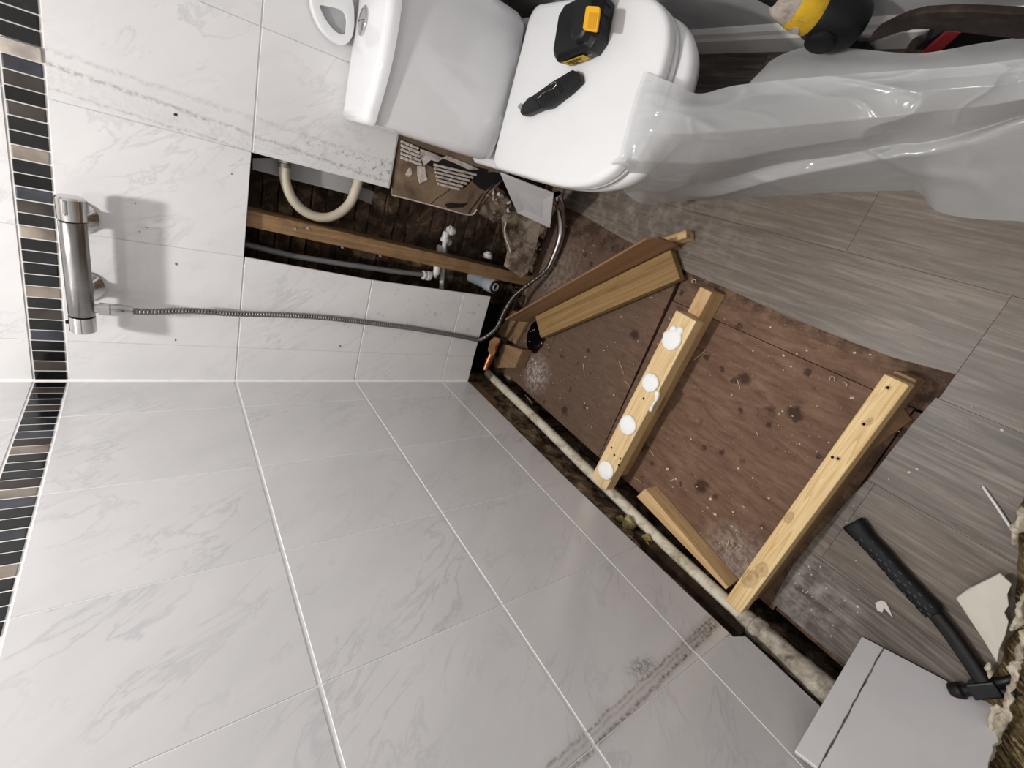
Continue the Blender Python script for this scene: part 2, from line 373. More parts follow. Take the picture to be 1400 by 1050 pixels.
# ================================================================ THE SETTING
RW = 1.165          # the painted wall
g = G(); g.box((.95, RW / 2, -.16), (2.9, 1.6, .06))
floor = struct('floor', g, 'void')
struct('ceiling', G().box((1.0, .55, 2.40), (2.8, 1.5, .06)), 'white')
wall_right = struct('wall_right', G().box((1.1, RW + .03, 1.12), (2.6, .06, 2.5)), 'paint')
struct('wall_front', G().box((2.33, .55, 1.12), (.06, 1.4, 2.5)), 'white')
g = G(); g.prism([(0, RW, .003), (0, RW - .016, .003), (0, RW - .016, .068), (0, RW - .012, .076), (0, RW - .010, .090), (0, RW - .004, .096), (0, RW, .098)], (2.3, 0, 0))
struct('baseboard_right', g, 'skirt')
# --- back wall: grout bed round the opening
g = G()
for y0, y1, z0, z1 in ((-.02, .336, .174, 2.37), (.336, .606, .942, 2.37), (.606, 1.17, .602, 2.37)):
    g.box((-.012, (y0 + y1) / 2, (z0 + z1) / 2), (.0205, y1 - y0, z1 - z0))
wall_back = struct('wall_back', g, 'grout')
yj = [0.002, .104, .357, .607, .860, 1.113, 1.163]
zr = [(1.346, 1.682), (.9422, 1.285), (.6055, .9392), (.2855, .6025), (.171, .2828)]
def ytop(j, z):
    if j == 2: return interp([.17, .29, .606, .94], [.340, .341, .342, .357], z)
    return yj[j]
def tile_quad(a, b, c, d, depth, mat, parent, thick=.0075):
    o = obj('tile', G().prism([a, b, c, d], depth), mat, parent, origin='c', bevel=.0009, seg=1)
    return o
for r, (z0, z1) in enumerate(zr):
    for j in range(6):
        if r >= 3 and j >= 2: continue
        if r == 2 and j == 2: continue
        h = .0006
        ya0, ya1, yb0, yb1 = ytop(j, z0) + h, ytop(j, z1) + h, ytop(j + 1, z0) - h, ytop(j + 1, z1) - h
        zb0 = z0; zb1 = z0
        if r == 4 and j == 0: zb0 = .166
        tile_quad((0, ya0, zb0), (0, yb0, zb1), (0, yb1, z1), (0, ya1, z1), (-.0075, 0, 0), 'tile_back', wall_back)
for j in range(6):      # rows higher up, out of sight
    obj('tile', G().box((-.004, (yj[j] + yj[j + 1]) / 2, 2.03), (.0075, yj[j + 1] - yj[j] - .0012, .684)), 'tile_back', wall_back, origin='c')
SEQ_A = 'black brown black marble slate marble brown marble tan marble black marble black tan marble brown slate black marble tan marble marble brown black brown slate silver marble black marble black slate brown black marble tan black marble brown black slate marble black brown black tan'.split()
for i in range(44):
    y0 = .0012 + i * .0255; k = SEQ_A[i]
    if y0 + .0235 > RW: break
    pr = .004 if k == 'silver' else .0005
    obj('mosaic_piece', G().box((pr / 2 - .0035, y0 + .0117, 1.3155), (.007 + pr, .0234, .0535)), MS[k], wall_back, origin='c', bevel=.0025 if i % 3 == 1 else .0012, seg=2)
# --- left wall
g = G(); g.prism([(-.02, -.012, .172), (1.172, -.012, .172), (1.172, -.012, .125), (2.36, -.012, .125), (2.36, -.012, 2.37), (-.02, -.012, 2.37)], (0, .0111, 0))
wall_left = struct('wall_left', g, 'grout_left')
BOT = ([0, .62, 1.163, 1.164, 1.175, 1.34, 2.3], [.166, .170, .155, .155, .122, .120, .12])
xs0 = [0.0015, .143, .4065, .671, .938, 1.2045, 1.470, 1.736, 2.0, 2.264]
def xj(i, z): return xs0[i] if i == 0 else xs0[i] + .063 * (z - .94)
for r, (z0, z1) in enumerate([(1.346, 1.682), (.9440, 1.285), (.6060, .9380), (.2860, .6000), (None, .2800)]):
    for i in range(9):
        h = .0006
        if z0 is None:
            a, b = xj(i, .17) + h, xj(i + 1, .17) - h
            n = 6; low = [a + (b - a) * k / n for k in range(n + 1)]
            if a < 1.164 < b: low = [a, a + (1.1635 - a) / 2, 1.1635, 1.175, b]
            pts = [(x, 0, interp(*BOT, x) + .0012 * nz((x * 60, 0, 0))) for x in low] + [(xj(i + 1, z1) - h, 0, z1), (xj(i, z1) + h, 0, z1)]
            obj('tile', G().prism(pts, (0, -.0075, 0)), 'tile_left', wall_left, origin='c')
        else:
            tile_quad((xj(i, z0) + h, 0, z0), (xj(i + 1, z0) - h, 0, z0), (xj(i + 1, z1) - h, 0, z1), (xj(i, z1) + h, 0, z1), (0, -.0075, 0), 'tile_left', wall_left)
for i in range(9):
    obj('tile', G().box(((xs0[i] + xs0[i + 1]) / 2 + .045, -.004, 2.03), (xs0[i + 1] - xs0[i] - .0012, .0075, .684)), 'tile_left', wall_left, origin='c')
SEQ_B = 'black brown black marble brown black marble marble slate brown tan marble black marble brown tan slate marble black slate marble marble tan marble black marble black tan slate black brown marble black slate tan marble black brown black marble slate black'.split()
for i in range(len(SEQ_B) * 2):
    x0 = .0065 + i * .0265; k = SEQ_B[i % len(SEQ_B)]
    if x0 > 2.25: break
    obj('mosaic_piece', G().box((x0 + .0121, -.0035, 1.3155), (.0243, .0072, .0535)), MS[k], wall_left, origin='c', bevel=.0025 if i % 4 == 3 else .0012, seg=2)
for k, (px, py, r, mm) in enumerate([(240, 157, .0042, 'rust'), (241, 361, .004, 'greypipe'), (185, 278, .0016, 'rust'), (201, 311, .0014, 'rust'), (191, 317, .0016, 'rust'), (317, 238, .0016, 'rust'), (240, 465, .002, 'blackmold'), (465, 473, .003, 'blackmold'), (649, 428, .0022, 'blackmold'), (641, 427, .0018, 'blackmold'), (655, 417, .0016, 'blackmold')]):
    c = at_back(px, py, .0002); n_ = 9
    obj('wall_spot', G().prism([c + V((0, math.cos(a) * r * random.uniform(.6, 1.15), math.sin(a) * r * random.uniform(.6, 1.15))) for a in (2 * math.pi * q_ / n_ for q_ in range(n_))], (.0006, 0, 0)), mm, wall_back, origin='c')
# silicone bead in the corner
obj('corner_bead', G().prism([(0, 0, .17), (.005, 0, .17), (.0025, .0015, .17), (.0015, .0025, .17), (0, .005, .17)], (0, 0, 2.19)), 'grout_left', wall_back)
# rough core of the left wall under the cut tiles
rows = []
for a in range(15):
    z = -.13 + a * .021
    rows.append([V((-.16 + k * .018, -.034 + .014 * nz((k * .11, 0, z * 14), 1, 3) + .010 * nz((k * .4, 0, z * 40), 1, 5) - max(0, .08 - z) * .05, z)) for k in range(86)])
obj('rough_core', G().grid(rows), 'mold', wall_left, smooth=180)
obj('sole_plate', G().box((1.00, -.034, .075), (.325, .034, .06)), 'dark_wood', wall_left, origin='c', bevel=.003)
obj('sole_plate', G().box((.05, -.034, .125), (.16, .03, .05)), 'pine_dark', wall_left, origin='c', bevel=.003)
for k, (x, z, r) in enumerate([(.80, .085, .018), (.845, .09, .014), (.865, .080, .016), (.88, .094, .010), (.775, .094, .010), (-.02, .135, .01), (0.0, .142, .008), (.02, .13, .008)]):
    vs = []
    gg = G(); gg.lathe((x, -.026, z), (0, 1, 0), [(-r, r * .2), (-r * .5, r * .9), (0, r), (r * .6, r * .75), (r, r * .15)], 12)
    gg.v = [a + V((nz(a * 60, 1, 1), nz(a * 60, 1, 2), nz(a * 60, 1, 4))) * r * .8 for a in gg.v]
    obj('foam_scrap', gg, 'foam', wall_left, origin='c', smooth=60)
# cavity behind the back wall: laths
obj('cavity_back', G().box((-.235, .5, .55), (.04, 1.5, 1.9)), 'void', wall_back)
for k in range(24):
    z = -.08 + k * .043
    gg = G(); rows = []
    for a in range(2):
        pass
    w = .038 + .004 * random.random()
    gg.box((-.175 + .012 * random.random(), .60, z), (.03, .66, w))
    gg2 = G(); n = 14; rings = []
    for q in range(n + 1):
        y = .27 + q * .66 / n
        j = [.006 * nz((q * .9, k * 3, s), 1) for s in range(4)]
        x0 = -.165 + .010 * nz((k * 2.1, 0, 0)) + .006 * nz((q * .6, k, 9))
        rings.append([V((x0 + j[0], y, z - w / 2 + j[1])), V((x0 + j[2], y, z + w / 2 + j[3])), V((x0 - .03, y, z + w / 2)), V((x0 - .03, y, z - w / 2))])
    gg2.loft(rings)
    obj('lath', gg2, 'brick', wall_back, origin='c')
# timber stud standing in the opening
a, b = at_back(338, 305, -.02), at_back(716, 386, -.02)
gg = G(); gg.box((-.052, .432, .49), (.064, .040, 1.16))
gg.v = [p + V((0, (p.z - .49) * .040, 0)) for p in gg.v]
stud = obj('stud', gg, 'stud', wall_back, origin='c', bevel=.002)
for (px, py) in ((404, 313), (421, 312), (468, 338), (520, 350)):
    c = at_back(px, py, -.0205); obj('nail_head', G().lathe(c, (1, 0, 0), [(0, .0045), (.0015, .004), (.002, .002)], 10), 'chrome', stud, origin='c')

# plasterboard left beside the opening, with combed adhesive
px_pb = [(546, 186), (536, 266), (560, 272), (590, 280), (616, 287), (634, 292), (646, 293), (652, 286), (660, 278), (668, 268), (682, 252), (697, 236), (720, 205), (720, 60), (575, 60)]
pts = [at_back(x, y, -.008) for x, y in px_pb]
pb = obj('plasterboard', G().prism(pts, (-.012, 0, 0)), 'pboard', wall_back, origin='c')
edge = [at_back(x, y, -.0075) for x, y in px_pb[1:8]]
obj('torn_paper_edge', G().tube([p + V((0, -.001, 0)) for p in cat_rom(edge, 3)], .0022, 6), 'adhesive', pb, origin='c')
def wall_patch(pxs, x, d, mat, par, name, jit=0):
    return obj(name, G().prism([at_back(a + random.uniform(-jit, jit), b + random.uniform(-jit, jit), x) for a, b in pxs], (d, 0, 0)), mat, par, origin='c', bevel=.0006, seg=1)
wall_patch([(549, 190), (575, 203), (600, 210), (640, 225), (668, 232), (664, 240), (640, 240), (646, 246), (634, 258), (600, 246), (594, 230), (575, 222), (560, 218), (548, 212)], -.0078, .001, 'blackmold', pb, 'mould_patch')
for k in range(6):       # notched-trowel ribs
    a0 = (593 + k * 1.0, 229 + k * 5.2 - 4); a1 = (651 - k * 4.6, 243 + k * 4.0 - 4)
    n = 16; path = [at_back(a0[0] + (a1[0] - a0[0]) * t / n, a0[1] + (a1[1] - a0[1]) * t / n, -.0055) for t in range(n + 1)]
    rr = [.0036 * (1 + .45 * nz((t * .8, k * 5, 0))) for t in range(n + 1)]
    obj('adhesive_rib', G().tube(path, rr, 6), 'adhesive', pb, origin='c')
for k in range(5):
    a0 = (548, 193 + k * 5.5); a1 = (572 + k, 203 + k * 5.5)
    n = 10; path = [at_back(a0[0] + (a1[0] - a0[0]) * t / n, a0[1] + (a1[1] - a0[1]) * t / n, -.0055) for t in range(n + 1)]
    obj('adhesive_rib', G().tube(path, [.004 * (1 + .6 * nz((t * .9, k * 5, 3))) for t in range(n + 1)], 6), 'adhesive', pb, origin='c')
for poly in ([(558, 230), (562, 229), (563, 238), (558, 242), (554, 238)], [(570, 226), (580, 228), (582, 240), (584, 246), (574, 251), (571, 240)], [(575, 203), (592, 209), (606, 216), (598, 222), (588, 218), (580, 226), (574, 214)], [(610, 212), (640, 224), (655, 232), (640, 232), (622, 224), (604, 216)]):
    wall_patch(poly, -.0078, .0025, 'adhesive', pb, 'adhesive_smear', .8)
wall_patch([(645, 232), (662, 236), (676, 234), (690, 238), (688, 247), (674, 252), (664, 262), (655, 256), (646, 250)], -.0078, .0012, 'blackmold', pb, 'mould_patch', 1)
wall_patch([(608, 279), (616, 276), (628, 279), (640, 277), (634, 283), (622, 284), (612, 284)], -.0078, .0010, 'blackmold', pb, 'mould_patch', .5)
wall_patch([(548, 190), (572, 200), (594, 208), (588, 214), (566, 208), (549, 200)], -.0080, .0008, 'blackmold', pb, 'mould_patch', .5)
for l_ in ([(588, 279), (598, 271), (610, 263), (622, 254)], [(652, 286), (660, 272), (670, 258), (684, 246), (690, 238)], [(640, 292), (650, 278), (660, 264)]):
    pp_ = cat_rom([at_back(a, b, -.0072) for a, b in l_], 5)
    obj('crack', G().tube([p_ + V((0, .003 * nz(p_, 90, 1), .003 * nz(p_, 90, 2))) for p_ in pp_], .0018 if l_[0][0] != 588 else .0009, 5), 'blackmold', pb, origin='c')
# rougher board and plaster lower down
fr = [(662, 275), (676, 254), (690, 262), (704, 288), (708, 300), (686, 306), (668, 300), (655, 292)]
gg = G().prism([at_back(x, y, -.012) for x, y in fr], (-.02, 0, 0)); obj('plaster_bed', gg, 'rubble', wall_back, origin='c')
for k in range(22):
    px, py = random.uniform(664, 702), random.uniform(258, 300)
    c = at_back(px, py, -.010); r = random.uniform(.004, .010)
    gg = G().lathe(c, (1, .2, .1), [(-r, r * .4), (-r * .2, r), (r * .4, r * .8), (r * .8, r * .2)], 7)
    gg.v = [a + V((nz(a * 90, 1, 1), nz(a * 90, 1, 2), nz(a * 90, 1, 4))) * r for a in gg.v]
    obj('plaster_lump', gg, 'rubble' if k % 3 else 'adhesive', wall_back, origin='c')

# --- floor boards
def poly_board(name, pts, z, th, mat, par, bevel=.0004):
    return obj(name, G().prism([(x, y, z) for x, y in pts], (0, 0, -th)), mat, par, origin='c', bevel=bevel, seg=1)
gp = .0007
poly_board('floor_panel', [(-.02, .038), (.198 - gp, .032), (.198 - gp, 1.16), (.06, 1.16), (-.02, .60)], 0, .018, 'ply', floor)
poly_board('floor_panel', [(.198 + gp, .032), (.566 - gp, .024), (.588 - gp, 1.16), (.198 + gp, 1.16)], 0, .018, 'ply', floor)
poly_board('floor_panel', [(.566 + gp, .024), (1.168, .020), (1.168, .557 - gp), (.586 + gp, .557 - gp)], 0, .018, 'ply', floor)
poly_board('floor_panel', [(.588 + gp, .557 + gp), (1.26, .557 + gp), (1.26, 1.16), (.588 + gp, 1.16)], 0, .018, 'ply', floor)
poly_board('floor_panel', [(1.171, .026), (2.28, .026), (2.28, .553), (1.171, .553)], 0, .018, 'ply', floor)
poly_board('floor_panel', [(1.263, .557), (2.28, .557), (2.28, 1.16), (1.263, 1.16)], 0, .018, 'ply', floor)
# vinyl planks, cut away over the shower area
zv, tv = .003, .0028
cut = [(.02, .697), (.112, .694), (.335, .665), (.459, .655), (.597, .640), (.712, .637), (.879, .627), (1.028, .626), (1.094, .627), (1.19, .639)]
def plank(pts): return poly_board('plank', pts, zv, tv, 'vinyl', floor, .00025)
q = .0002
plank([p for p in cut] + [(1.19, .785 - q), (.02, .785 - q)])
plank([(1.19 + q * 2, .59 + q), (1.97, .59 + q), (1.97, .785 - q), (1.19 + q * 2, .785 - q)])
plank([(.06, .785 + q), (.925 - q, .785 + q), (.925 - q, .98 - q), (.06, .98 - q)])
plank([(.925 + q, .785 + q), (2.13, .785 + q), (2.13, .98 - q), (.925 + q, .98 - q)])
plank([(.06, .98 + q), (.56, .98 + q), (.56, RW), (.06, RW)]); plank([(.561, .98 + q), (1.78, .98 + q), (1.78, RW), (.561, RW)])
plank([(1.186, .59 - q), (1.180, .529), (1.174, .395 + q), (1.72, .395 + q), (1.72, .59 - q)])
plank([(1.173, .395 - q), (1.166, .345), (1.160, .27), (1.154, .222), (1.155, .20 + q), (1.185 - q, .2 + q), (1.187 - q, .395 - q)])
plank([(1.187 + q, .395 - q), (1.185 + q, .2 + q), (2.2, .2 + q), (2.2, .395 - q)])
plank([(1.155, .2 - q), (1.151, .146), (1.156, .06), (1.158, .036), (1.93, .036), (1.93, .2 - q)])

# ================================================================ TOILET
def dring(z, x0, x1, hw, cy=.917, n=40, sq=3.2, inset=0):
    # D outline: straight back, super-elliptic front
    x0 += inset; x1 -= inset; hw -= inset
    xm = x0 + (x1 - x0) * .42; pts = []
    rb = .03
    for k in range(n + 1):
        a = -math.pi / 2 + math.pi * k / n
        c, s = math.cos(a), math.sin(a)
        pts.append(V((xm + (x1 - xm) * abs(c) ** (2 / sq), cy + hw * math.copysign(abs(s) ** (2 / sq), s), z)))
    for k in range(5):
        a = math.pi / 2 * k / 4; pts.append(V((x0 + rb - rb * math.sin(a), cy + hw - rb + rb * math.cos(a), z)))
    for k in range(5):
        a = math.pi / 2 * k / 4; pts.append(V((x0 + rb - rb * math.cos(a), cy - hw + rb - rb * math.sin(a), z)))
    return pts
toilet = thing('toilet', 'white close-coupled toilet against the tiled wall with its lid shut', 'toilet', (.3, .917, 0))
obj('pan', G().loft([dring(.004, .10, .50, .112), dring(.03, .10, .50, .108), dring(.12, .09, .47, .10), dring(.22, .07, .53, .125), dring(.30, .03, .63, .160), dring(.335, .01, .680, .176), dring(.362, .008, .692, .180), dring(.378, .008, .690, .178), dring(.384, .012, .682, .172)]), 'ceramic', toilet, smooth=50)
obj('seat', G().loft([dring(.386, .20, .664, .174), dring(.390, .198, .668, .178), dring(.396, .198, .668, .178), dring(.400, .202, .662, .173)]), 'gloss', toilet, smooth=50)
lidz = [(.4025, .004), (.4055, 0), (.418, 0), (.4235, .0022), (.4262, .007), (.4272, .016), (.4278, .06), (.4282, .12)]
obj('lid', G().loft([dring(z, .200, .668, .1795, inset=i) for z, i in lidz]), 'gloss', toilet, smooth=40)
for s in (-1, 1): obj('hinge', G().tube([(.190, .917 + s * .075 - .018, .400), (.190, .917 + s * .075 + .018, .400)], .011, 14), 'gloss', toilet, smooth=40)
def cring(z, x0, x1, hw, bow, cy=.917, r=.03, n=14):
    pts = []
    def fx(y): return x1 + bow * (1 - ((y - cy) / hw) ** 2)
    for k in range(n + 1):
        y = cy - hw + r + (2 * hw - 2 * r) * k / n; pts.append(V((fx(y), y, z)))
    xe = fx(cy + hw - r)
    for k in range(1, 6): a = math.pi / 2 * k / 6; pts.append(V((xe - r + r * math.cos(a), cy + hw - r + r * math.sin(a), z)))
    pts += [V((x0, cy + hw, z)), V((x0, cy - hw, z))]
    for k in range(1, 6): a = math.pi / 2 * k / 6; pts.append(V((xe - r + r * math.sin(a), cy - hw + r - r * math.cos(a), z)))
    return pts
obj('cistern', G().loft([cring(.386, .05, .11, .135, .02), cring(.392, .03, .135, .152, .025), cring(.405, .016, .150, .164, .03), cring(.43, .010, .157, .170, .036), cring(.52, .010, .158, .1715, .045), cring(.726, .010, .160, .173, .054)]), 'ceramic', toilet, smooth=50)
clid = obj('cistern_lid', G().loft([cring(z, .006 + i, .170 - i, .1785 - i, .056) for z, i in ((.728, .003), (.730, .0), (.742, .0), (.748, .002), (.753, .006), (.7560, .012), (.7568, .022))]), 'ceramic', toilet, smooth=45)
bc = at_floor(497, 29, .757)
obj('flush_button', G().lathe((bc.x, bc.y, .7565), (0, 0, 1), [(0, .029), (.003, .029), (.004, .027), (.002, .024), (.0045, .022), (.0055, .015), (.006, .002)], 28), 'chrome', clid, smooth=35)
obj('button_split', G().box((bc.x, bc.y, .7625), (.040, .0014, .0012)), 'black', clid)
# air freshener standing behind the cistern
af = thing('air_freshener', 'white leaf-shaped air freshener with a grey window standing on the cistern lid', 'air freshener', at_back(480, 25, .035))
def bk(l, x): return [at_back(a, b, x) for a, b in l]
o1 = [(424, -14), (428, 12), (438, 36), (450, 51), (462, 60), (472, 61), (480, 53), (484, 40), (484.5, 20), (483, 5), (474, -12), (450, -30)]
i1 = [(437, 8), (440, 16), (447, 29), (456, 40), (464, 46), (472, 46), (474, 38), (474.5, 27), (471, 17), (460, 11), (449, 9), (440, 7)]
def ringframe(outer, inner, x, d):
    n = len(outer); a = bk(outer, x); b = bk(inner, x); gg = G(); dv = V((d, 0, 0))
    vs = a + b + [p + dv for p in a] + [p + dv for p in b]; fs = []
    for i in range(n):
        j = (i + 1) % n
        fs += [(i, j, n + j, n + i), (2 * n + i, 2 * n + j, 3 * n + j, 3 * n + i), (i, j, 2 * n + j, 2 * n + i), (n + i, n + j, 3 * n + j, 3 * n + i)]
    return gg.add(vs, fs)
obj('frame', ringframe(cat_rom(o1 + o1[:1], 4) and [tuple(p)[:2] for p in cat_rom([(a, b, 0) for a, b in o1 + o1[:1]], 4)[:-1]], [tuple(p)[:2] for p in cat_rom([(a, b, 0) for a, b in i1 + i1[:1]], 4)[:-1]], .035, -.028), 'gloss', af, bevel=.003, smooth=50)
obj('window', G().prism(bk([tuple(p)[:2] for p in cat_rom([(a, b, 0) for a, b in i1 + i1[:1]], 4)[:-1]], .026), (-.012, 0, 0)), 'window', af, bevel=.003, smooth=50)
# ---------------------------------------------------------------- battery and knife on the lid
LZ = .4287
b0 = at_floor(776, 92.5, LZ); b1 = at_floor(827, 74, LZ)
u = (b1 - b0).normalized(); w = V((-u.y, u.x, 0)); mid = (b0 + b1) / 2
L, WD = (b1 - b0).length / 2 + .004, .098
bat = thing('tool_battery', 'black cordless tool battery with yellow release button on the toilet lid', 'battery', mid + w * WD / 2)
def lf(a, b, c): return mid + u * a + w * b + V((0, 0, c))
def oct_ring(z, x0, x1, y0, y1, c): return [lf(*p, z) for p in ((x0 + c, y0), (x1 - c, y0), (x1, y0 + c), (x1, y1 - c), (x1 - c, y1), (x0 + c, y1), (x0, y1 - c), (x0, y0 + c))]
body = obj('battery_case', G().loft([oct_ring(.0, -L, L, .0, WD, .016), oct_ring(.028, -L - .006, L + .004, -.003, WD + .004, .016), oct_ring(.034, -L - .006, L + .004, -.003, WD + .004, .016), oct_ring(.036, -L - .004, L, .0, WD, .014), oct_ring(.044, -L + .002, L - .004, .004, WD - .004, .014)]), 'black', bat, bevel=.002, smooth=35)
obj('latch_block', G().loft([oct_ring(.044, .008, L, .006, WD + .004, .012), oct_ring(.056, .010, L - .003, .008, WD + .002, .012), oct_ring(.060, .014, L - .008, .014, WD - .004, .010)]), 'black', bat, bevel=.0015, smooth=35)
def bpoly(l, z): return [at_floor(a, b, z) for a, b in l]
obj('release_button', G().prism(bpoly([(803, 11), (806, 9), (820, 10), (822, 13), (818, 43), (815, 45), (800, 42), (798.5, 39)], LZ + .0605), (0, 0, .004)), 'yellow', bat, bevel=.0015, smooth=40)
obj('recess_shade', G().prism(bpoly([(806, 17), (817, 18), (814, 40), (803, 38)], LZ + .0646), (0, 0, .0006)), plain('button_shade', (214, 150, 12), .5), bat)  # raised darker plate, paints the shade of a hollow onto the button
obj('rail_stripe', G().prism(bpoly([(790, 20), (794, 19), (790, 41), (786, 41)], LZ + .0442), (0, 0, .0012)), plain('tan_stripe', (176, 122, 34), .5), bat)
for k in range(4): obj('grip_ridge', G().tube([lf(L + .002, .02 + k * .018, .012), lf(L + .005, .02 + k * .018, .034)], .003, 6), 'black', bat)
lab = obj('label_panel', G().prism([lf(-.036, -.0030, .008), lf(.024, -.0030, .008), lf(.024, -.0050, .029), (lf(-.036, -.0050, .029))], -w * .0012), 'label', bat)
def text(body_, size, parent, mtx, mat, name):
    cu = bpy.data.curves.new('lettering', 'FONT'); cu.body = body_; cu.size = size; cu.extrude = .0003; cu.align_x = 'CENTER'; cu.align_y = 'CENTER'
    tmp = bpy.data.objects.new('tmp_text', cu); COL.objects.link(tmp); bpy.context.view_layer.update()
    me = bpy.data.meshes.new_from_object(tmp.evaluated_get(bpy.context.evaluated_depsgraph_get()))
    bpy.data.objects.remove(tmp); bpy.data.curves.remove(cu)
    o = bpy.data.objects.new(name, me); COL.objects.link(o); me.materials.clear(); me.materials.append(MT[mat])
    o.matrix_world = mtx; bpy.context.view_layer.update()
    o.parent = parent; o.matrix_parent_inverse = parent.matrix_world.inverted(); return o
def frame(o, x, y): x = V(x).normalized(); zz = x.cross(V(y)).normalized(); yy = zz.cross(x); return Matrix(((x.x, yy.x, zz.x, o.x), (x.y, yy.y, zz.y, o.y), (x.z, yy.z, zz.z, o.z), (0, 0, 0, 1)))
text('DEWALT', .010, lab, frame(lf(-.006, -.0060, .0225), u, V((0, 0, 1))), 'black', 'lettering')
text('XR', .013, lab, frame(lf(-.014, -.0050, .0135), u, V((0, 0, 1))), 'black', 'lettering')
text('18V', .009, bat, frame(lf(.033, -.0052, .020), u, V((0, 0, 1))), 'greypipe', 'lettering')
kn = thing('utility_knife', 'black curved utility knife lying on the white toilet lid', 'knife', at_floor(750, 128, LZ))
kp = [(710.5, 153), (713, 144), (722, 133), (727, 131), (755, 111), (782, 95), (791, 99), (793, 110), (778, 125), (751, 146), (740, 148), (720, 157), (713, 157)]
obj('handle', G().prism(bpoly(kp, LZ + .0155), (0, 0, -.0148)), 'black', kn, bevel=.003, smooth=40)
obj('blade', G().prism(bpoly([(708, 146), (712, 141), (718, 143), (713, 152)], LZ + .008), (0, 0, .001)), 'chrome', kn)
obj('release_clip', G().tube(cat_rom(bpoly([(736, 134), (742, 128), (750, 124), (756, 121), (760, 116), (759, 112), (753, 116)], LZ + .0163), 4), .0008, 6), 'chrome', kn)
for k in range(9):
    t = k / 8; a = (766 + t * -32, 118 + t * 22); obj('grip_ridge', G().tube(bpoly([(a[0] - 3, a[1] - 5), (a[0] + 5, a[1] + 6)], LZ + .0150), .0016, 6), 'rubber', kn)

# ================================================================ SHOWER
mx = thing('shower_mixer', 'chrome bar shower mixer on the tiled wall beside the mosaic strip', 'shower mixer', (.06, .30, 1.25))
def on_bar(y): return V((.062, y, 1.2525 + (y - .30) * .030))
ax = (on_bar(.5) - on_bar(.1)).normalized()
def lathe_bar(name, y0, prof, mat, n=28): return obj(name, G().lathe(on_bar(y0), ax, prof, n), mat, mx, smooth=30)
lathe_bar('bar', .196, [(0, .0215), (.002, .0225), (.198, .0225), (.2, .0215)], 'satin')
lathe_bar('temperature_knob', .398, [(0, .0195), (.001, .023), (.042, .0238), (.046, .021), (.047, .002)], 'chrome')
lathe_bar('flow_knob', .194, [(0, .0195), (-.001, .023), (-.034, .0232), (-.037, .020), (-.038, .002)], 'chrome')
for y in (.392, .241):
    z = on_bar(y).z
    obj('wall_flange', G().lathe((0.0008, y, z - .004), (1, 0, 0), [(0, .034), (.004, .034), (.012, .026), (.018, .018), (.040, .016), (.056, .016)], 28), 'chrome', mx, smooth=30)
obj('stop_button', G().tube([on_bar(.176) + V((-.002, 0, .020)), on_bar(.176) + V((-.002, 0, .028))], .0042, 10), 'black', mx)
for k in range(3): obj('grip_wing', G().box(on_bar(.425) + V((.022 * math.cos(k * 2.1 + .3), 0, .022 * math.sin(k * 2.1 + .3))), (.008, .03, .008)), 'chrome', mx, bevel=.003)
yo = .2105
obj('outlet', G().lathe((.058, yo, 1.233), (0, 0, -1), [(0, .010), (.012, .010), (.0125, .0138), (.03, .0138), (.031, .010), (.034, .010)], 20), 'chrome', mx, smooth=30)
# hose from the outlet down the wall, over the tile edge to the hand shower on the floor
hs = thing('shower_hose', 'ribbed steel shower hose hanging down the tiles to the floor', 'hose', (.02, .2, .2))
hp = [V((.058, yo, 1.198)), V((.0575, yo, 1.165)), V((.054, yo, 1.13)), at_back(262, 425, .036), at_back(318, 428.8, .022), at_back(380, 430.5, .0155), at_back(440, 434, .0115), at_back(500, 441, .0095), at_back(560, 448.5, .0095), at_back(610, 456.5, .0095), at_back(640, 462, .0105), at_back(655, 464.5, .012), at_back(668, 458, .016), at_back(680, 446, .02), at_back(690, 425, .026), at_back(703, 405, .035), at_back(722, 389, .055), at_back(740, 376, .075), at_back(750, 366, .085)]
path = cat_rom(hp, 30)
# resample
acc = [0]
for i in range(len(path) - 1): acc.append(acc[-1] + (path[i + 1] - path[i]).length)
def sample(s):
    import bisect
    i = max(1, min(len(path) - 1, bisect.bisect_left(acc, s))); t = (s - acc[i - 1]) / max(1e-9, acc[i] - acc[i - 1]); return path[i - 1].lerp(path[i], t)
n = int(acc[-1] / .0017); ps = [sample(acc[-1] * k / n) for k in range(n + 1)]
obj('ribbed_sleeve', G().tube(ps, [(.0076, .0082, .0076, .0064)[k % 4] for k in range(n + 1)], 10), 'hose', hs, smooth=50)
obj('hose_nut', G().lathe((.058, yo, 1.202), (-.02, 0, -1), [(0, .011), (.001, .0138), (.020, .0135), (.022, .0125), (.038, .0118), (.040, .0095)], 16), 'chrome', hs, smooth=30)
hd = thing('hand_shower', 'slim chrome hand shower lying by the foot of the toilet', 'hand shower', at_floor(765, 330, .0))
q = [at_floor(750, 366, .030), at_floor(756, 353, .028), at_floor(763, 335, .030), at_floor(767, 318, .034), at_floor(767.5, 300, .05), at_floor(766, 284, .075), at_floor(763, 273, .10), at_floor(760, 266, .115)]
q[0] = hp[-1]; pp = cat_rom(q, 6)
rad = [interp([0, .2, .45, .75, .9, 1], [.0085, .0105, .0135, .0155, .0185, .017], k / (len(pp) - 1)) for k in range(len(pp))]
obj('handle', G().tube(pp, rad, 18), 'chrome', hd, smooth=40)
e = pp[-3]; obj('spray_face', G().lathe(e + V((-.008, -.004, .012)), V((-.35, -.75, .55)), [(0, .016), (.004, .016), (.005, .013), (.0055, .003)], 18), 'black', hd, smooth=40)
obj('spray_collar', G().lathe(pp[-9] + V((-.008, -.002, .009)), V((-.4, -.7, .6)), [(0, .009), (.006, .008), (.007, .002)], 14), 'chrome', hd, smooth=40)
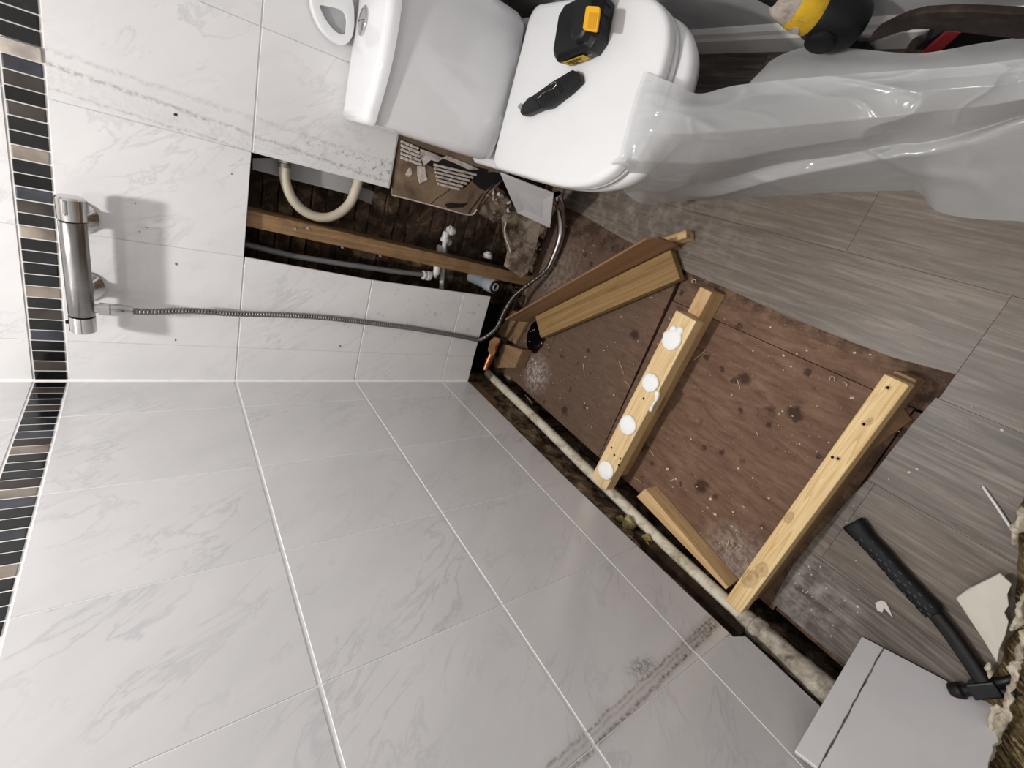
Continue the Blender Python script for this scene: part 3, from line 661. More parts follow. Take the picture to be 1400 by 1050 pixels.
# loose white panel leaning on the pan
c4 = [at_back(684, 238, .19), at_back(707, 291, .055), at_back(752, 312, .115), at_back(757, 266, .235)]
nrm = (c4[1] - c4[0]).cross(c4[3] - c4[0]).normalized()
lp = obj('white_board', G().prism(c4, nrm * (.006 if nrm.y > 0 else -.006)), 'panel', origin='b', bevel=.001, seg=1)
tag(lp, 'plain white panel offcut leaning between the toilet pan and the wall opening', 'board')

# ================================================================ TIMBER
def batten(name, a, b, width, thick, mat, label, cat, top=None, bevel=.0025, group=None):
    # a, b: centre line of the top face, near end to far end
    a, b = V(a), V(b); x = (b - a).normalized(); y = V((0, 0, 1)).cross(x).normalized(); z = x.cross(y); ln = (b - a).length
    mt = Matrix(((x.x, y.x, z.x, a.x), (x.y, y.y, z.y, a.y), (x.z, y.z, z.z, a.z - thick), (0, 0, 0, 1)))
    gg = G().box((ln / 2, 0, thick / 2), (ln, width, thick)); gg.v = [mt @ p for p in gg.v]
    root = bpy.data.objects.new(name, None)
    o = obj(name, gg, mat, mtx=mt, bevel=bevel)
    tag(o, label, cat, group); return o
up = batten('timber_batten', (.671, .018, .1015), (.708, .552, .1015), .063, .038, 'pine', 'pine batten carrying four white filler blobs, middle of the floor', 'timber')
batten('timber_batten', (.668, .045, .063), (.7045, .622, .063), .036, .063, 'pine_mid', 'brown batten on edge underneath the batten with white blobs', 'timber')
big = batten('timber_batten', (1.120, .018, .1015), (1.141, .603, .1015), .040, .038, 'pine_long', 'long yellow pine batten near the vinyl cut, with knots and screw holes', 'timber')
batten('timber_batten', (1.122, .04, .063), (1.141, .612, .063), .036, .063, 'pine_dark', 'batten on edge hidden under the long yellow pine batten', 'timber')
# filler blobs on the middle batten
def blob(px, py, r, par, seed, name='filler_blob'):
    c = at_floor(px, py, .1015); n = 28; rings = []
    for h, k in ((0, 1.06), (.002, 1.10), (.0048, 1.04), (.0068, .92), (.0074, .55), (.0078, .2)):
        rings.append([c + V((math.cos(a) * r * k * (1 + .10 * nz((math.cos(a) * 2, math.sin(a) * 2, seed))) , math.sin(a) * r * k * (1 + .10 * nz((math.cos(a) * 2, math.sin(a) * 2, seed + 5))), h + (.0020 * nz((math.cos(a) * k * 4, math.sin(a) * k * 4, seed * 2)) if h > .0045 else 0))) for a in (2 * math.pi * t / n for t in range(n))])
    return obj(name, G().loft(rings), 'putty', par, origin='c', smooth=60)
blob(919, 464, .0255, up, 1); blob(890, 523, .0235, up, 2); blob(859, 581, .0255, up, 3); blob(829, 643, .0255, up, 4)
dr = cat_rom([at_floor(899, 535, .103), at_floor(898, 545, .102), at_floor(893, 553, .099), at_floor(889, 562, .094)], 4)
obj('filler_drip', G().tube(dr, [.006, .007, .007, .006, .005, .004, .0035, .003, .003, .003, .004, .005, .0035][:len(dr)], 8), 'putty', up, smooth=60)
for (px, py) in ((921, 450), (930, 452)): obj('filler_drip', G().lathe(at_floor(px, py, .1015), (0, 0, 1), [(0, .010), (.003, .010), (.0055, .007), (.0065, .002)], 10), 'putty', up, smooth=60)
for (px, py) in ((840, 622), (848, 627), (846, 636), (836, 612), (880, 545)):
    obj('glue_spot', G().lathe(at_floor(px, py, .1016), (0, 0, 1), [(0, .0035), (.0005, .003)], 9), 'blackmold', up)
for (px, py) in ((1146, 627), (1138, 625), (1181, 580), (1214, 530)):
    obj('screw_hole', G().lathe(at_floor(px, py, .1016), (0, 0, 1), [(0, .003), (.0004, .0026)], 10), 'blackmold', big)
    if py < 600 or px == 1146: obj('screw_head', G().lathe(at_floor(px, py, .1016), (0, 0, 1), [(0, .005), (.0003, .005), (.0004, .004)], 12), 'pine_mid', big)
# wedge beside the pipe
wl = [at_floor(870, 679, .046), at_floor(882, 668, .046), at_floor(996, 803, .046), at_floor(992, 806, .046)]
wb_ = [V((p.x, p.y, .0015)) for p in wl]; f1 = at_floor(896, 665, .0015); f2 = at_floor(1003, 793, .0015); wb_[1] = V((wl[1].x + .004, wl[1].y + .006, .0015)); wb_[2] = V((wl[2].x - .002, wl[2].y + .008, .0015))
gg = G().loft([wb_, wl]); x = (wl[3] - wl[0]).normalized(); y = V((0, 0, 1)).cross(x)
o = obj('timber_wedge', gg, 'pine_mid', mtx=Matrix(((x.x, y.x, 0, wl[0].x), (x.y, y.y, 0, wl[0].y), (x.z, y.z, 1, wl[0].z), (0, 0, 0, 1))), bevel=.0015)
tag(o, 'short tapered pine batten wedged between the white pipe and the floor', 'timber')
# plank and upright board forming an L
PT = .040
A0, A1 = at_floor(731.5, 432.5, PT), at_floor(916, 341, PT); B0, B1 = at_floor(739, 462, PT), at_floor(929.5, 381, PT)
t = (A1 - A0).normalized(); nv = V((0, 0, 1)).cross(t)
mt = Matrix(((t.x, nv.x, 0, A0.x), (t.y, nv.y, 0, A0.y), (0, 0, 1, .012), (0, 0, 0, 1)))
gg = G().loft([[V((p.x, p.y, .0145)) for p in (A0, A1, B1, B0)], [V((p.x, p.y, PT)) for p in (A0, A1, B1, B0)]])
tag(obj('timber_plank', gg, 'deal', mtx=mt, bevel=.003), 'thick yellow-brown plank lying flat in front of the upright thin board', 'timber')
for s_, ln in ((.10, .1), (.42, .1)):
    c = A0.lerp(A1, s_ / .58) * .5 + B0.lerp(B1, s_ / .58) * .5; gg = G(); gg.box((c.x, c.y, .0075), (ln, .03, .0135), Matrix.Rotation(math.atan2(t.y, t.x), 3, 'Z'))
    tag(obj('packing_piece', gg, 'pine_dark', origin='b'), 'thin packing strip under the %s end of the thick plank' % ('corner' if s_ < .2 else 'vinyl'), 'timber')
T0, T1 = at_floor(690.5, 436.5, .118), at_floor(884, 332.5, .150)
nb = nv * .006
e1 = A1 + t * .012; lo0 = V((T0.x + .008, T0.y - .008, .002)); lo1 = V((e1.x, e1.y, .002)) + nv * .004
up1 = [T0, T1, T1.lerp(V((e1.x, e1.y, .10)), .5) + t * .016, V((e1.x, e1.y, .052)) + t * .010]
poly = [lo0, lo1] + up1[::-1]
# keep the board planar and clear of the plank: project on the plane behind it
pl0 = V((A0.x, A0.y, 0)) + nv * .003
def flat(p, lean=.0): d = (V((p.x, p.y, 0)) - pl0).dot(nv); return V(p) - nv * d
Tz0, Tz1 = T0, T1
poly = [flat(p) for p in poly]
mt = Matrix(((t.x, nv.x, 0, A0.x), (t.y, nv.y, 0, A0.y), (0, 0, 1, 0), (0, 0, 0, 1)))
tag(obj('thin_board', G().prism(poly, nb), 'board_brown', mtx=mt, bevel=.001, seg=1), 'thin brown board standing on edge behind the thick plank', 'timber')
o0, o1_ = at_floor(897, 333, .043), at_floor(938, 319.5, .043)
batten('timber_offcut', o0 + (o0 - o1_) * .05, o1_, .020, .038, 'pine_mid', 'small pale offcut poking out behind the thin board onto the vinyl', 'timber')
tp = [at_floor(1228, 550, .012), at_floor(1246, 574, .012), at_floor(1222, 592, .012), at_floor(1168, 634, .012), at_floor(1170, 612, .012)]
tag(obj('plywood_scrap', G().prism(tp, (0, 0, -.0105)), 'board_brown', origin='b', bevel=.001, seg=1), 'triangular plywood scrap lying beside the long yellow pine batten', 'timber')
wk = [at_floor(688, 470, .05), at_floor(714, 478, .05), at_floor(704, 503, .05), at_floor(676, 503, .05)]
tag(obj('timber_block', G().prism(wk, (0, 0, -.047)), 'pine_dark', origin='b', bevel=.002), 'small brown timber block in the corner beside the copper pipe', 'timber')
for k, (l, zt, lb) in enumerate([([(700, 424), (712, 428), (690, 462), (679, 456)], .004, 'narrow dark lath on the floor under the hose, nearer the tiles'), ([(714, 430), (724, 434), (704, 470), (692, 464)], .004, 'narrow dark lath on the floor under the hose, nearer the plank')]):
    tag(obj('floor_lath', G().prism([at_floor(x, y, .016) for x, y in l], (0, 0, -.0145)), 'pine_dark', origin='b', bevel=.001, seg=1), lb, 'timber')
tag(obj('water_puddle', G().loft([[V((.105 + r * (1 + .25 * nz((math.cos(a) * 2, math.sin(a) * 2, 3))) * math.cos(a), .24 + 1.15 * r * (1 + .25 * nz((math.cos(a) * 2, math.sin(a) * 2, 8))) * math.sin(a), z)) for a in (2 * math.pi * k / 30 for k in range(30))] for z, r in ((.0006, .052), (.0016, .048))]), plain('wet_tar', (14, 12, 11), .1), origin='b'), 'black wet patch on the floor boards by the end of the plank', 'stain')

# ================================================================ PIPES
wp = thing('waste_pipe', 'long white waste pipe lying along the foot of the left tiled wall', 'pipe', (.6, -.012, .04))
mp = [(-.10, -.014, .010), (.0, -.014, .014), (.29, -.013, .024), (.57, -.012, .042), (.72, -.012, .047), (.90, -.012, .058), (1.06, -.011, .060), (1.15, -.010, .060)]
obj('pipe_run', G().tube(cat_rom(mp, 8), .0165, 18), 'pvc', wp, smooth=50)
cp = cat_rom([(1.135, -.010, .060), (1.17, -.008, .061), (1.25, .000, .070), (1.32, .009, .080), (1.42, .018, .090)], 10)
gg = G().tube(cp, [interp([0, .15, .5, 1], [.018, .0205, .0245, .027], k / (len(cp) - 1)) for k in range(len(cp))], 20); gg.v = [a + V((nz(a * 45, 1, 1), nz(a * 45, 1, 2), nz(a * 45, 1, 3))) * .0035 for a in gg.v]
obj('cement_smear', gg, 'cement', wp, smooth=60)
gg = G().tube([(1.158, -.010, .060), (1.163, -.010, .060), (1.185, -.008, .0605), (1.19, -.008, .061)], [.021, .026, .026, .0215], 20); obj('pipe_collar', gg, 'cement', wp, smooth=50)
# things in the wall opening
loop = [at_back(388, 205, -.05), at_back(389, 225, -.05), at_back(389, 240, -.05), at_back(393, 258, -.05), at_back(402, 275, -.05), at_back(415, 288, -.05), at_back(432, 296, -.05), at_back(450, 297, -.05), at_back(467, 289, -.05), at_back(479, 276, -.05), at_back(486, 260, -.05), at_back(492, 240, -.05), at_back(496, 220, -.05)]
lh = thing('cream_hose', 'cream hose looping in a U inside the wall opening', 'hose', loop[7])
obj('hose_run', G().tube(cat_rom(loop, 6), .0125, 14), 'cream', lh, smooth=60)
obj('hose_clip', G().lathe(loop[1], loop[2] - loop[1], [(-.004, .0125), (-.003, .0155), (.006, .0155), (.007, .0125)], 16), 'greypipe', lh, smooth=40)
tk = [at_back(345, 216, -.085), at_back(345, 232, -.085), at_back(478, 266, -.085), at_back(486, 246, -.085), at_back(420, 215, -.085)]
tag(obj('grey_trunking', G().prism(tk, (-.035, 0, 0)), 'window', origin='c', bevel=.002), 'flat grey box section behind the cream hose in the wall opening', 'trunking')
tag(obj('metal_bracket', G().prism([at_back(492, 255, -.07), at_back(512, 262, -.07), at_back(508, 280, -.07), at_back(486, 270, -.07)], (-.02, 0, 0)), 'greypipe', origin='c', bevel=.002), 'small grey bracket beside the cream hose end', 'bracket')
gp1 = thing('grey_pipe', 'thin grey pipe running down inside the opening to a push-fit elbow', 'pipe', at_back(450, 358, -.05))
gpp = [at_back(325, 332, -.075), at_back(400, 350, -.075), at_back(470, 361, -.075), at_back(540, 371, -.075), at_back(582, 376, -.075)]
obj('pipe_run', G().tube(gpp, .0085, 12), 'greypipe', gp1, smooth=60)
c0, c1 = at_back(578, 376, -.075), at_back(592, 377.5, -.075)
obj('push_fit_elbow', G().lathe(c0, c1 - c0, [(0, .0105), (.001, .015), (.008, .015), (.009, .0125), (.014, .0125), (.015, .016), (.026, .016), (.03, .012)], 16), 'white_pipe', gp1, smooth=30)
obj('elbow_leg', G().tube([c1, at_back(597, 372, -.075), at_back(598, 362, -.075)], .0125, 12), 'white_pipe', gp1, smooth=50)
wpp = thing('white_pipe', 'thin white pipe with elbows crossing behind the timber stud', 'pipe', at_back(606, 350, -.09))
obj('pipe_run', G().tube([at_back(603, 402, -.095), at_back(605, 370, -.095), at_back(607, 340, -.095), at_back(609, 322, -.095)], .0082, 12), 'white_pipe', wpp, smooth=60)
a, b = at_back(608, 328, -.095), at_back(611, 313, -.095)
obj('elbow', G().lathe(a, b - a, [(-.006, .009), (-.005, .0145), (.006, .0145), (.007, .0115), (.022, .0115), (.028, .008)], 16), 'white_pipe', wpp, smooth=30)
a, b = at_back(612, 314, -.095), at_back(625, 318, -.095)
obj('elbow_nut', G().lathe(a, b - a, [(0, .011), (.006, .011), (.007, .0155), (.016, .0155), (.017, .012), (.024, .012), (.028, .009)], 16), 'white_pipe', wpp, smooth=30)
a, b = at_back(604, 336, -.115), at_back(600, 348, -.115)
obj('tee_collar', G().lathe(a, b - a, [(0, .012), (.002, .016), (.014, .016), (.015, .013), (.024, .013)], 16), 'white_pipe', wpp, smooth=30)
a, b = at_back(608, 330, -.112), at_back(619, 333, -.112)
obj('tee_nut', G().lathe(a, b - a, [(0, .012), (.004, .015), (.014, .015), (.016, .011), (.022, .010)], 16), 'white_pipe', wpp, smooth=30)
cc = thing('push_fit_stopper', 'white push-fit stopper low in the wall opening behind the stud', 'pipe fitting', at_back(667, 354, -.1))
a = at_back(668, 344, -.11); b = at_back(665, 360, -.11)
obj('cap_body', G().lathe(a, b - a, [(0, .009), (.004, .011), (.006, .016), (.016, .018), (.022, .018), (.024, .012)], 18), 'white_pipe', cc, smooth=30)
obj('cap_stem', G().tube([b, b + (b - a) * 1.5], .008, 10), 'greypipe', cc, smooth=50)
ws = thing('drain_socket', 'blue-grey drain socket with a black rubber ring at the floor of the opening', 'pipe', at_back(668, 390, -.05))
a = at_back(652, 381, -.10); b = at_back(676, 392, -.012); d = b - a; ln = d.length
obj('socket_body', G().lathe(a, d, [(-.03, .022), (0, .022), (ln * .55, .022), (ln * .6, .026), (ln, .026), (ln + .001, .022), (ln - .01, .021)], 20), 'bluegrey', ws, smooth=30)
obj('rubber_ring', G().lathe(b, d, [(-.001, .0225), (.004, .0235), (.006, .020), (.004, .017), (-.004, .016)], 20), 'black', ws, smooth=40)
obj('inner_pipe', G().lathe(b, d, [(-.012, .0145), (.007, .0145), (.008, .0125), (-.004, .012)], 18), 'cream', ws, smooth=30)
# copper stub with torn tape in the corner
cu = thing('copper_pipe', 'bright copper pipe stub with torn tape over the white waste pipe end', 'pipe', at_back(668, 495, .02))
a, b = at_back(663, 505, .012), at_back(679, 466, .012)
obj('stub', G().tube([a, a.lerp(b, .3), a.lerp(b, .55), b], .0125, 16), 'copper', cu, smooth=60)
for f in (.22, .36): obj('ring', G().lathe(a.lerp(b, f), b - a, [(-.004, .0125), (-.003, .0150), (.003, .0150), (.004, .0125)], 16), 'copper', cu, smooth=50)
tpz = [(667, 479), (670, 466), (676, 461), (682, 462), (683, 467), (679, 470), (676, 474), (677, 480), (675, 486), (671, 486)]
obj('torn_tape', G().prism([at_back(x, y, .0258) for x, y in tpz], (.002, 0, 0)), 'tape', cu)
# broken plaster slab standing at the foot of the opening
sl = [(690, 300), (695, 294), (708, 290), (722, 288), (742, 296), (738, 320), (731, 345), (722, 374), (712, 380), (702, 372), (693, 366), (698, 345), (692, 322)]
sp = []
for k, (x, y) in enumerate(sl):
    f = (y - 288) / 92; sp.append(at_back(x, y, .035 - .02 * f + (x - 690) * .0004))
slab = thing('plaster_slab', 'broken grey plaster slab standing at the foot of the wall opening by the hose', 'rubble', at_floor(715, 375, .0))
obj('slab_body', G().prism(sp, (-.022, 0, 0)), 'rubble', slab, origin='c', bevel=.002, seg=1)
obj('torn_paper_edge', G().tube([at_back(x, y, .036) for x, y in ((692, 303), (690, 312), (691, 325), (695, 335), (698, 344))], .0025, 6), 'adhesive', slab)
for k in range(9):
    px, py = random.uniform(696, 730), random.uniform(294, 322); c = at_back(px, py, .038); r = random.uniform(.004, .009)
    gg = G().lathe(c, (1, .2, .1), [(-r, r * .5), (-r * .2, r), (r * .4, r * .8), (r * .7, r * .2)], 7); gg.v = [p + V((nz(p * 90, 1, 1), nz(p * 90, 1, 2), nz(p * 90, 1, 4))) * r for p in gg.v]
    obj('plaster_lump', gg, 'brick' if k % 2 else 'rubble', slab, origin='c')
for k in range(26):      # debris lumps inside the opening
    x = random.uniform(-.13, -.03); y = random.uniform(.30, .60); r = random.uniform(.008, .022)
    gg = G().lathe((x, y, -.03 + r * .5), (.1, .2, 1), [(-r, r * .5), (-r * .2, r), (r * .4, r * .8), (r * .7, r * .2)], 8); gg.v = [p + V((nz(p * 50, 1, 1), nz(p * 50, 1, 2), nz(p * 50, 1, 4))) * r for p in gg.v]
    obj('debris_lump', gg, 'brick' if k % 3 else 'rubble', wall_back, origin='c')
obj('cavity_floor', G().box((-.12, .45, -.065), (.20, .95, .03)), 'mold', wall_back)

# ================================================================ PLASTIC SHEET
ctrl = [  # columns from the lid towards the right, rows from the floor edge up to the wall side
 [(853, 263, .26), (849, 246, .34), (846, 228, .412), (846, 213, .437), (858, 168, .438), (870, 126, .438), (880, 97, .438)],
 [(880, 279, .18), (878, 262, .27), (874, 242, .36), (876, 220, .420), (888, 178, .440), (902, 136, .438), (918, 113, .428)],
 [(918, 276, .05), (918, 264, .16), (918, 248, .27), (915, 222, .36), (925, 182, .41), (935, 146, .41), (955, 128, .38)],
 [(968, 273, .01), (975, 268, .10), (970, 250, .17), (972, 222, .30), (980, 180, .36), (990, 148, .36), (1004, 117, .34)],
 [(1060, 268, .005), (1060, 246, .12), (1058, 226, .14), (1070, 205, .24), (1075, 172, .29), (1080, 140, .29), (1085, 108, .29)],
 [(1150, 263, .005), (1148, 228, .13), (1146, 213, .135), (1150, 192, .20), (1155, 165, .24), (1160, 132, .25), (1165, 101, .25)],
 [(1225, 261, .005), (1225, 214, .14), (1222, 198, .14), (1225, 180, .18), (1228, 158, .22), (1232, 126, .23), (1236, 96, .23)],
 [(1256, 263, .004), (1256, 212, .14), (1254, 196, .14), (1257, 176, .175), (1260, 154, .21), (1264, 124, .225), (1268, 94, .225)],
 [(1280, 288, .004), (1285, 206, .14), (1288, 190, .14), (1290, 172, .17), (1292, 150, .20), (1296, 122, .22), (1300, 92, .22)],
 [(1330, 299, .004), (1338, 190, .15), (1340, 176, .14), (1342, 162, .17), (1345, 145, .20), (1348, 118, .22), (1350, 87, .22)],
 [(1400, 303, .004), (1400, 167, .16), (1400, 158, .15), (1400, 150, .17), (1400, 136, .20), (1400, 112, .21), (1400, 80, .215)],
 [(1480, 312, .004), (1480, 150, .16), (1480, 146, .15), (1480, 140, .17), (1480, 128, .20), (1480, 104, .21), (1480, 74, .21)],
]
def lin_rom(pts, m):
    out = []; c = cat_rom(pts, m)
    for i in range(len(pts) - 1):
        for k in range(m): out.append(pts[i].lerp(pts[i + 1], k / m) * .8 + c[i * m + k] * .2)
    return out + [pts[-1]]
colz = [lin_rom([at_floor(a, b, z) for a, b, z in c], 16) for c in ctrl]
rows = list(zip(*[cat_rom(list(r), 18) for r in zip(*colz)]))
def wrinkle(p, s=1.0):
    p = V(p)
    w_ = V((nz(p, 6, 1), nz(p, 6, 2), 0)) * .03
    a = p + w_
    r1 = 1 - abs(nz((a.x * 3.2, a.y * 13, a.z * 3), 1, 2)) * 2.6
    r2 = 1 - abs(nz((a.x * 7 + a.y * 9, a.y * 19 - a.x * 6, a.z * 8), 1, 6)) * 3.0
    fade = min(1, max(0, (p.x - .60) / .16)) * min(1, max(0.0, (p.z - .01) / .06))
    k = .0075 * max(0, r1) ** 4 + .0030 * max(0, r2) ** 6
    return p + V((.1, -.35, .9)) * (k - .003) * s * fade
rows = [[wrinkle(p, 0 if p.z < .03 else 1) for p in r] for r in rows]
for r in rows:
    for p in r: p.z = max(p.z, .0045); p.y = min(p.y, RW - .03)
def clear_lid(p):
    if p.x < .674 and p.z < .437 and .745 < p.y < 1.09 and p.z > .41: p.z = .437
for r in rows:
    for p in r: clear_lid(p)
sh = thing('plastic_sheet', 'crumpled translucent polythene sheet draped from the toilet lid across the floor', 'plastic sheet', at_floor(1150, 263, .004))
obj('draped_sheet', G().grid(rows), 'sheet', sh, smooth=180)
f2 = [[(985, 150, .20), (1000, 138, .20), (1028, 118, .20)], [(1040, 130, .20), (1040, 105, .20), (1055, 82, .18)], [(1110, 130, .19), (1108, 90, .19), (1110, 63, .16)], [(1160, 120, .18), (1165, 90, .18), (1175, 67, .155)], [(1250, 110, .18), (1250, 88, .18), (1255, 73, .165)], [(1330, 104, .18), (1330, 80, .18), (1335, 60, .165)], [(1400, 98, .18), (1400, 72, .18), (1400, 50, .165)], [(1480, 92, .18), (1480, 64, .18), (1480, 38, .165)]]
colz = [cat_rom([at_floor(a, b, z) for a, b, z in c], 6) for c in f2]
rows = [[wrinkle(p, .6) for p in r] for r in zip(*[cat_rom(list(r), 8) for r in zip(*colz)])]
obj('sheet_fold', G().grid(rows), 'sheet', sh, smooth=180)

# ================================================================ TOOLS BY THE PAINTED WALL
YD = 1.118
dr_ = thing('impact_driver', 'yellow and black cordless impact driver standing by the painted wall', 'power tool', (.74, YD, .003))
ng = at_left(1050, -12, YD); rg = at_left(1172, 37, YD); axd = (rg - ng).normalized(); LN = (rg - ng).length
def dl(name, prof, mat, n=22): return obj(name, G().lathe(ng, axd, [(a * LN, r * 1.08) for a, r in prof], n), mat, dr_, smooth=40)
dl('bit_holder', [(-.22, .004), (-.2, .012), (.10, .0155), (.13, .019), (.16, .014)], 'black')
dl('gear_case', [(.10, .018), (.14, .025), (.22, .029), (.28, .031), (.33, .030)], 'dusty')
dl('yellow_shell', [(.29, .031), (.33, .0335), (.52, .0345), (.56, .032)], 'dirty_yellow')
dl('motor_cover', [(.52, .034), (.57, .0375), (.76, .039), (.92, .038), (.98, .033), (1.0, .024), (1.005, .004)], 'black')
c = ng + axd * LN * .74 + V((.0, -.0405, .008)); obj('side_cover', G().lathe(c, V((.1, -1, .15)), [(-.004, .026), (.003, .025), (.006, .021), (.007, .004)], 22), 'rubber', dr_, smooth=40)
c = ng + axd * LN * .42 + V((.0, -.0355, .004)); obj('badge', G().lathe(c, V((.1, -1, .15)), [(-.002, .010), (.002, .009), (.0025, .002)], 14), 'dusty', dr_, smooth=40)
hd_ = V((-.30, 0, -.95)).normalized(); hp_ = V((-axd.z, 0, axd.x)); hp_ = hp_ if hp_.z < 0 else -hp_
h0 = ng + axd * LN * .70; h1 = V((h0.x - .05, YD - .012, .062))
obj('grip', G().tube(cat_rom([h0, h0.lerp(h1, .3), h0.lerp(h1, .7), h1], 5), [.021, .020, .019, .0185, .018, .018, .018, .0185, .019, .020, .021, .022, .023, .024, .025, .026][:16], 14), 'black', dr_, smooth=60)
tr = ng + axd * LN * .46 + hp_ * .032; obj('trigger', G().tube([tr, tr + hp_ * .026 + axd * .004], [.0095, .0075], 10), 'dirty_yellow', dr_, smooth=50)
tr = ng + axd * LN * .27 + hp_ * .028; obj('lamp_housing', G().tube([tr, tr + hp_ * .016 + axd * .006], [.013, .008], 10), 'dusty', dr_, smooth=50)
obj('battery_foot', G().box((h1.x, YD - .012, .034), (.10, .07, .060)), 'black', dr_, bevel=.006)
# tool bag
tb = thing('tool_bag', 'dark tool bag with arched handle and red strap by the painted wall', 'bag', (1.0, 1.10, .003))
gg = G().box((1.03, 1.10, .052), (.30, .075, .095)); obj('bag_body', gg, 'strap', tb, bevel=.02, seg=3, smooth=40)
arch = [(1187, 58), (1190, 52), (1200, 42), (1220, 32), (1240, 23.5), (1262, 18.5), (1300, 16.5), (1340, 17.5), (1400, 21), (1460, 24), (1460, 56), (1400, 55), (1340, 48), (1300, 43), (1270, 40), (1248, 41), (1225, 46), (1200, 55), (1190, 59)]
obj('arched_handle', G().prism([at_left(x, y, 1.095) for x, y in arch], (0, .010, 0)), 'strap', tb, bevel=.003, smooth=40)
obj('red_strap', G().prism([at_left(x, y, 1.10) for x, y in ((1258, 76), (1296, 43), (1314, 45), (1280, 76))], (0, .008, 0)), 'red', tb, bevel=.001)
obj('black_pocket', G().prism([at_left(x, y, 1.11) for x, y in ((1240, 76), (1262, 58), (1270, 55), (1292, 42), (1330, 44), (1420, 52), (1420, 80))], (0, .02, 0)), 'black', tb, bevel=.002)

# ================================================================ LOWER RIGHT: hammer, loose tiles, rags
hm = thing('hammer', 'hammer with black rubber grip lying on the vinyl floor', 'hammer', at_floor(1250, 810, .003))
gc = [at_floor(1165, 714, .019), at_floor(1183, 735, .019), at_floor(1208, 762, .019), at_floor(1240, 798, .019), at_floor(1272, 832, .019), at_floor(1278, 839, .019)]
def flat_tube(path, wds, th):
    rings = []
    for i, p in enumerate(path):
        tt = (path[min(i + 1, len(path) - 1)] - path[max(i - 1, 0)]).normalized(); sd = tt.cross(V((0, 0, 1))).normalized(); uu = sd.cross(tt)
        rings.append([p + sd * wds[i] * math.copysign(abs(math.cos(a)) ** .7, math.cos(a)) + uu * th[i] * math.copysign(abs(math.sin(a)) ** .7, math.sin(a)) for a in (2 * math.pi * k / 20 for k in range(20))])
    return G().loft(rings)
gcr = cat_rom(gc, 4); m_ = len(gcr)
obj('grip', flat_tube(gcr, [interp([0, .05, .2, .5, .85, 1], [.019, .021, .017, .0165, .0165, .012], k / (m_ - 1)) for k in range(m_)], [interp([0, .05, .9, 1], [.012, .0155, .015, .011], k / (m_ - 1)) for k in range(m_)]), 'rubber', hm, smooth=50)
gd = G()
for k in range(16):
    for s in (-1, 0, 1):
        p = gcr[3].lerp(gcr[-4], k / 15); tt = (gcr[-1] - gcr[0]).normalized(); sd = tt.cross(V((0, 0, 1)))
        c = p + sd * (s * .009 + .003 * (k % 2)) + V((0, 0, .0145 - abs(s) * .0012)); gd.box(c, (.006, .0018, .0016), Matrix.Rotation(math.atan2(tt.y, tt.x), 3, 'Z'))
dm = obj('grip_dimples', gd, plain('grip_mark', (62, 64, 70), .6), hm); dm['kind'] = 'stuff'
sc_ = cat_rom([at_floor(1276, 836, .019), at_floor(1300, 866, .019), at_floor(1325, 902, .020), at_floor(1350, 940, .022)], 4)
obj('shaft', flat_tube(sc_, [.0125] * len(sc_), [.0105] * len(sc_)), 'black', hm, smooth=50)
hc = at_floor(1349, 941, .022); tt = (sc_[-1] - sc_[-3]).normalized(); sd = tt.cross(V((0, 0, 1)))
obj('head', G().loft([[hc + sd * s_ + tt * a + V((0, 0, b)) for a, b in ((-.012, -.012), (.012, -.012), (.012, .014), (-.012, .014))] for s_ in (-.018, .022)]), 'black', hm, bevel=.003)
obj('striking_face', G().lathe(hc + sd * .02, sd, [(0, .010), (.012, .009), (.016, .0135), (.030, .0135), (.032, .012)], 16), 'black', hm, smooth=40)
for s_ in (-1, 1):
    obj('claw', G().tube(cat_rom([hc - sd * .015 + tt * s_ * .006, hc - sd * .035 + tt * s_ * .009 + V((0, 0, .002)), hc - sd * .055 + tt * s_ * .012 - V((0, 0, .006)), hc - sd * .07 + tt * s_ * .014 - V((0, 0, .014))], 3), [.008, .008, .0075, .007, .0065, .006, .005, .004, .003, .002], 8), 'black', hm, smooth=50)
# loose tiled panel leaning on the left wall
p0 = at_floor(1178, 874, .008); uu = (at_floor(1350, 965, .008) - p0).normalized(); top = at_left(1084, 1034, .006)
vv = (top - p0); vl = vv.length; vv.normalize(); nn = uu.cross(vv).normalized()
if nn.z < 0: nn = -nn
lt = thing('loose_tiles', 'two loose grey-white tiles still joined, leaning on the left wall', 'tile', p0)
def tp_(a, b): return p0 + uu * a + vv * b
for a0, a1, nb0 in ((.0, .0345, 0.0), (.0372, .202, -.012)):
    n = 22; L_ = [tp_(a0 + (.0011 * random.uniform(-1, .5) if a0 else 0), -nb0 * 0 + (vl * .98 + .0) * k / n) for k in range(n + 1)]; R_ = [tp_(a1 + (.0007 if a1 < .1 else .003) * random.uniform(-1, 1), (vl * .98 if a1 < .1 else .27) * k / n) for k in range(n + 1)]
    obj('tile', G().prism(L_ + R_[::-1], nn * .008), 'panel', lt, origin='c', bevel=.0008, seg=1)
obj('grout_line', G().prism([tp_(.033, .01), tp_(.040, .01), tp_(.040, vl * .97), tp_(.033, vl * .97)], nn * .005), 'rubble', lt, origin='c')
obj('backing', G().prism([tp_(.001, .003), tp_(.197, .003), tp_(.197, .26), tp_(.001, vl * .96)], nn * -.004), 'adhesive', lt, origin='c')
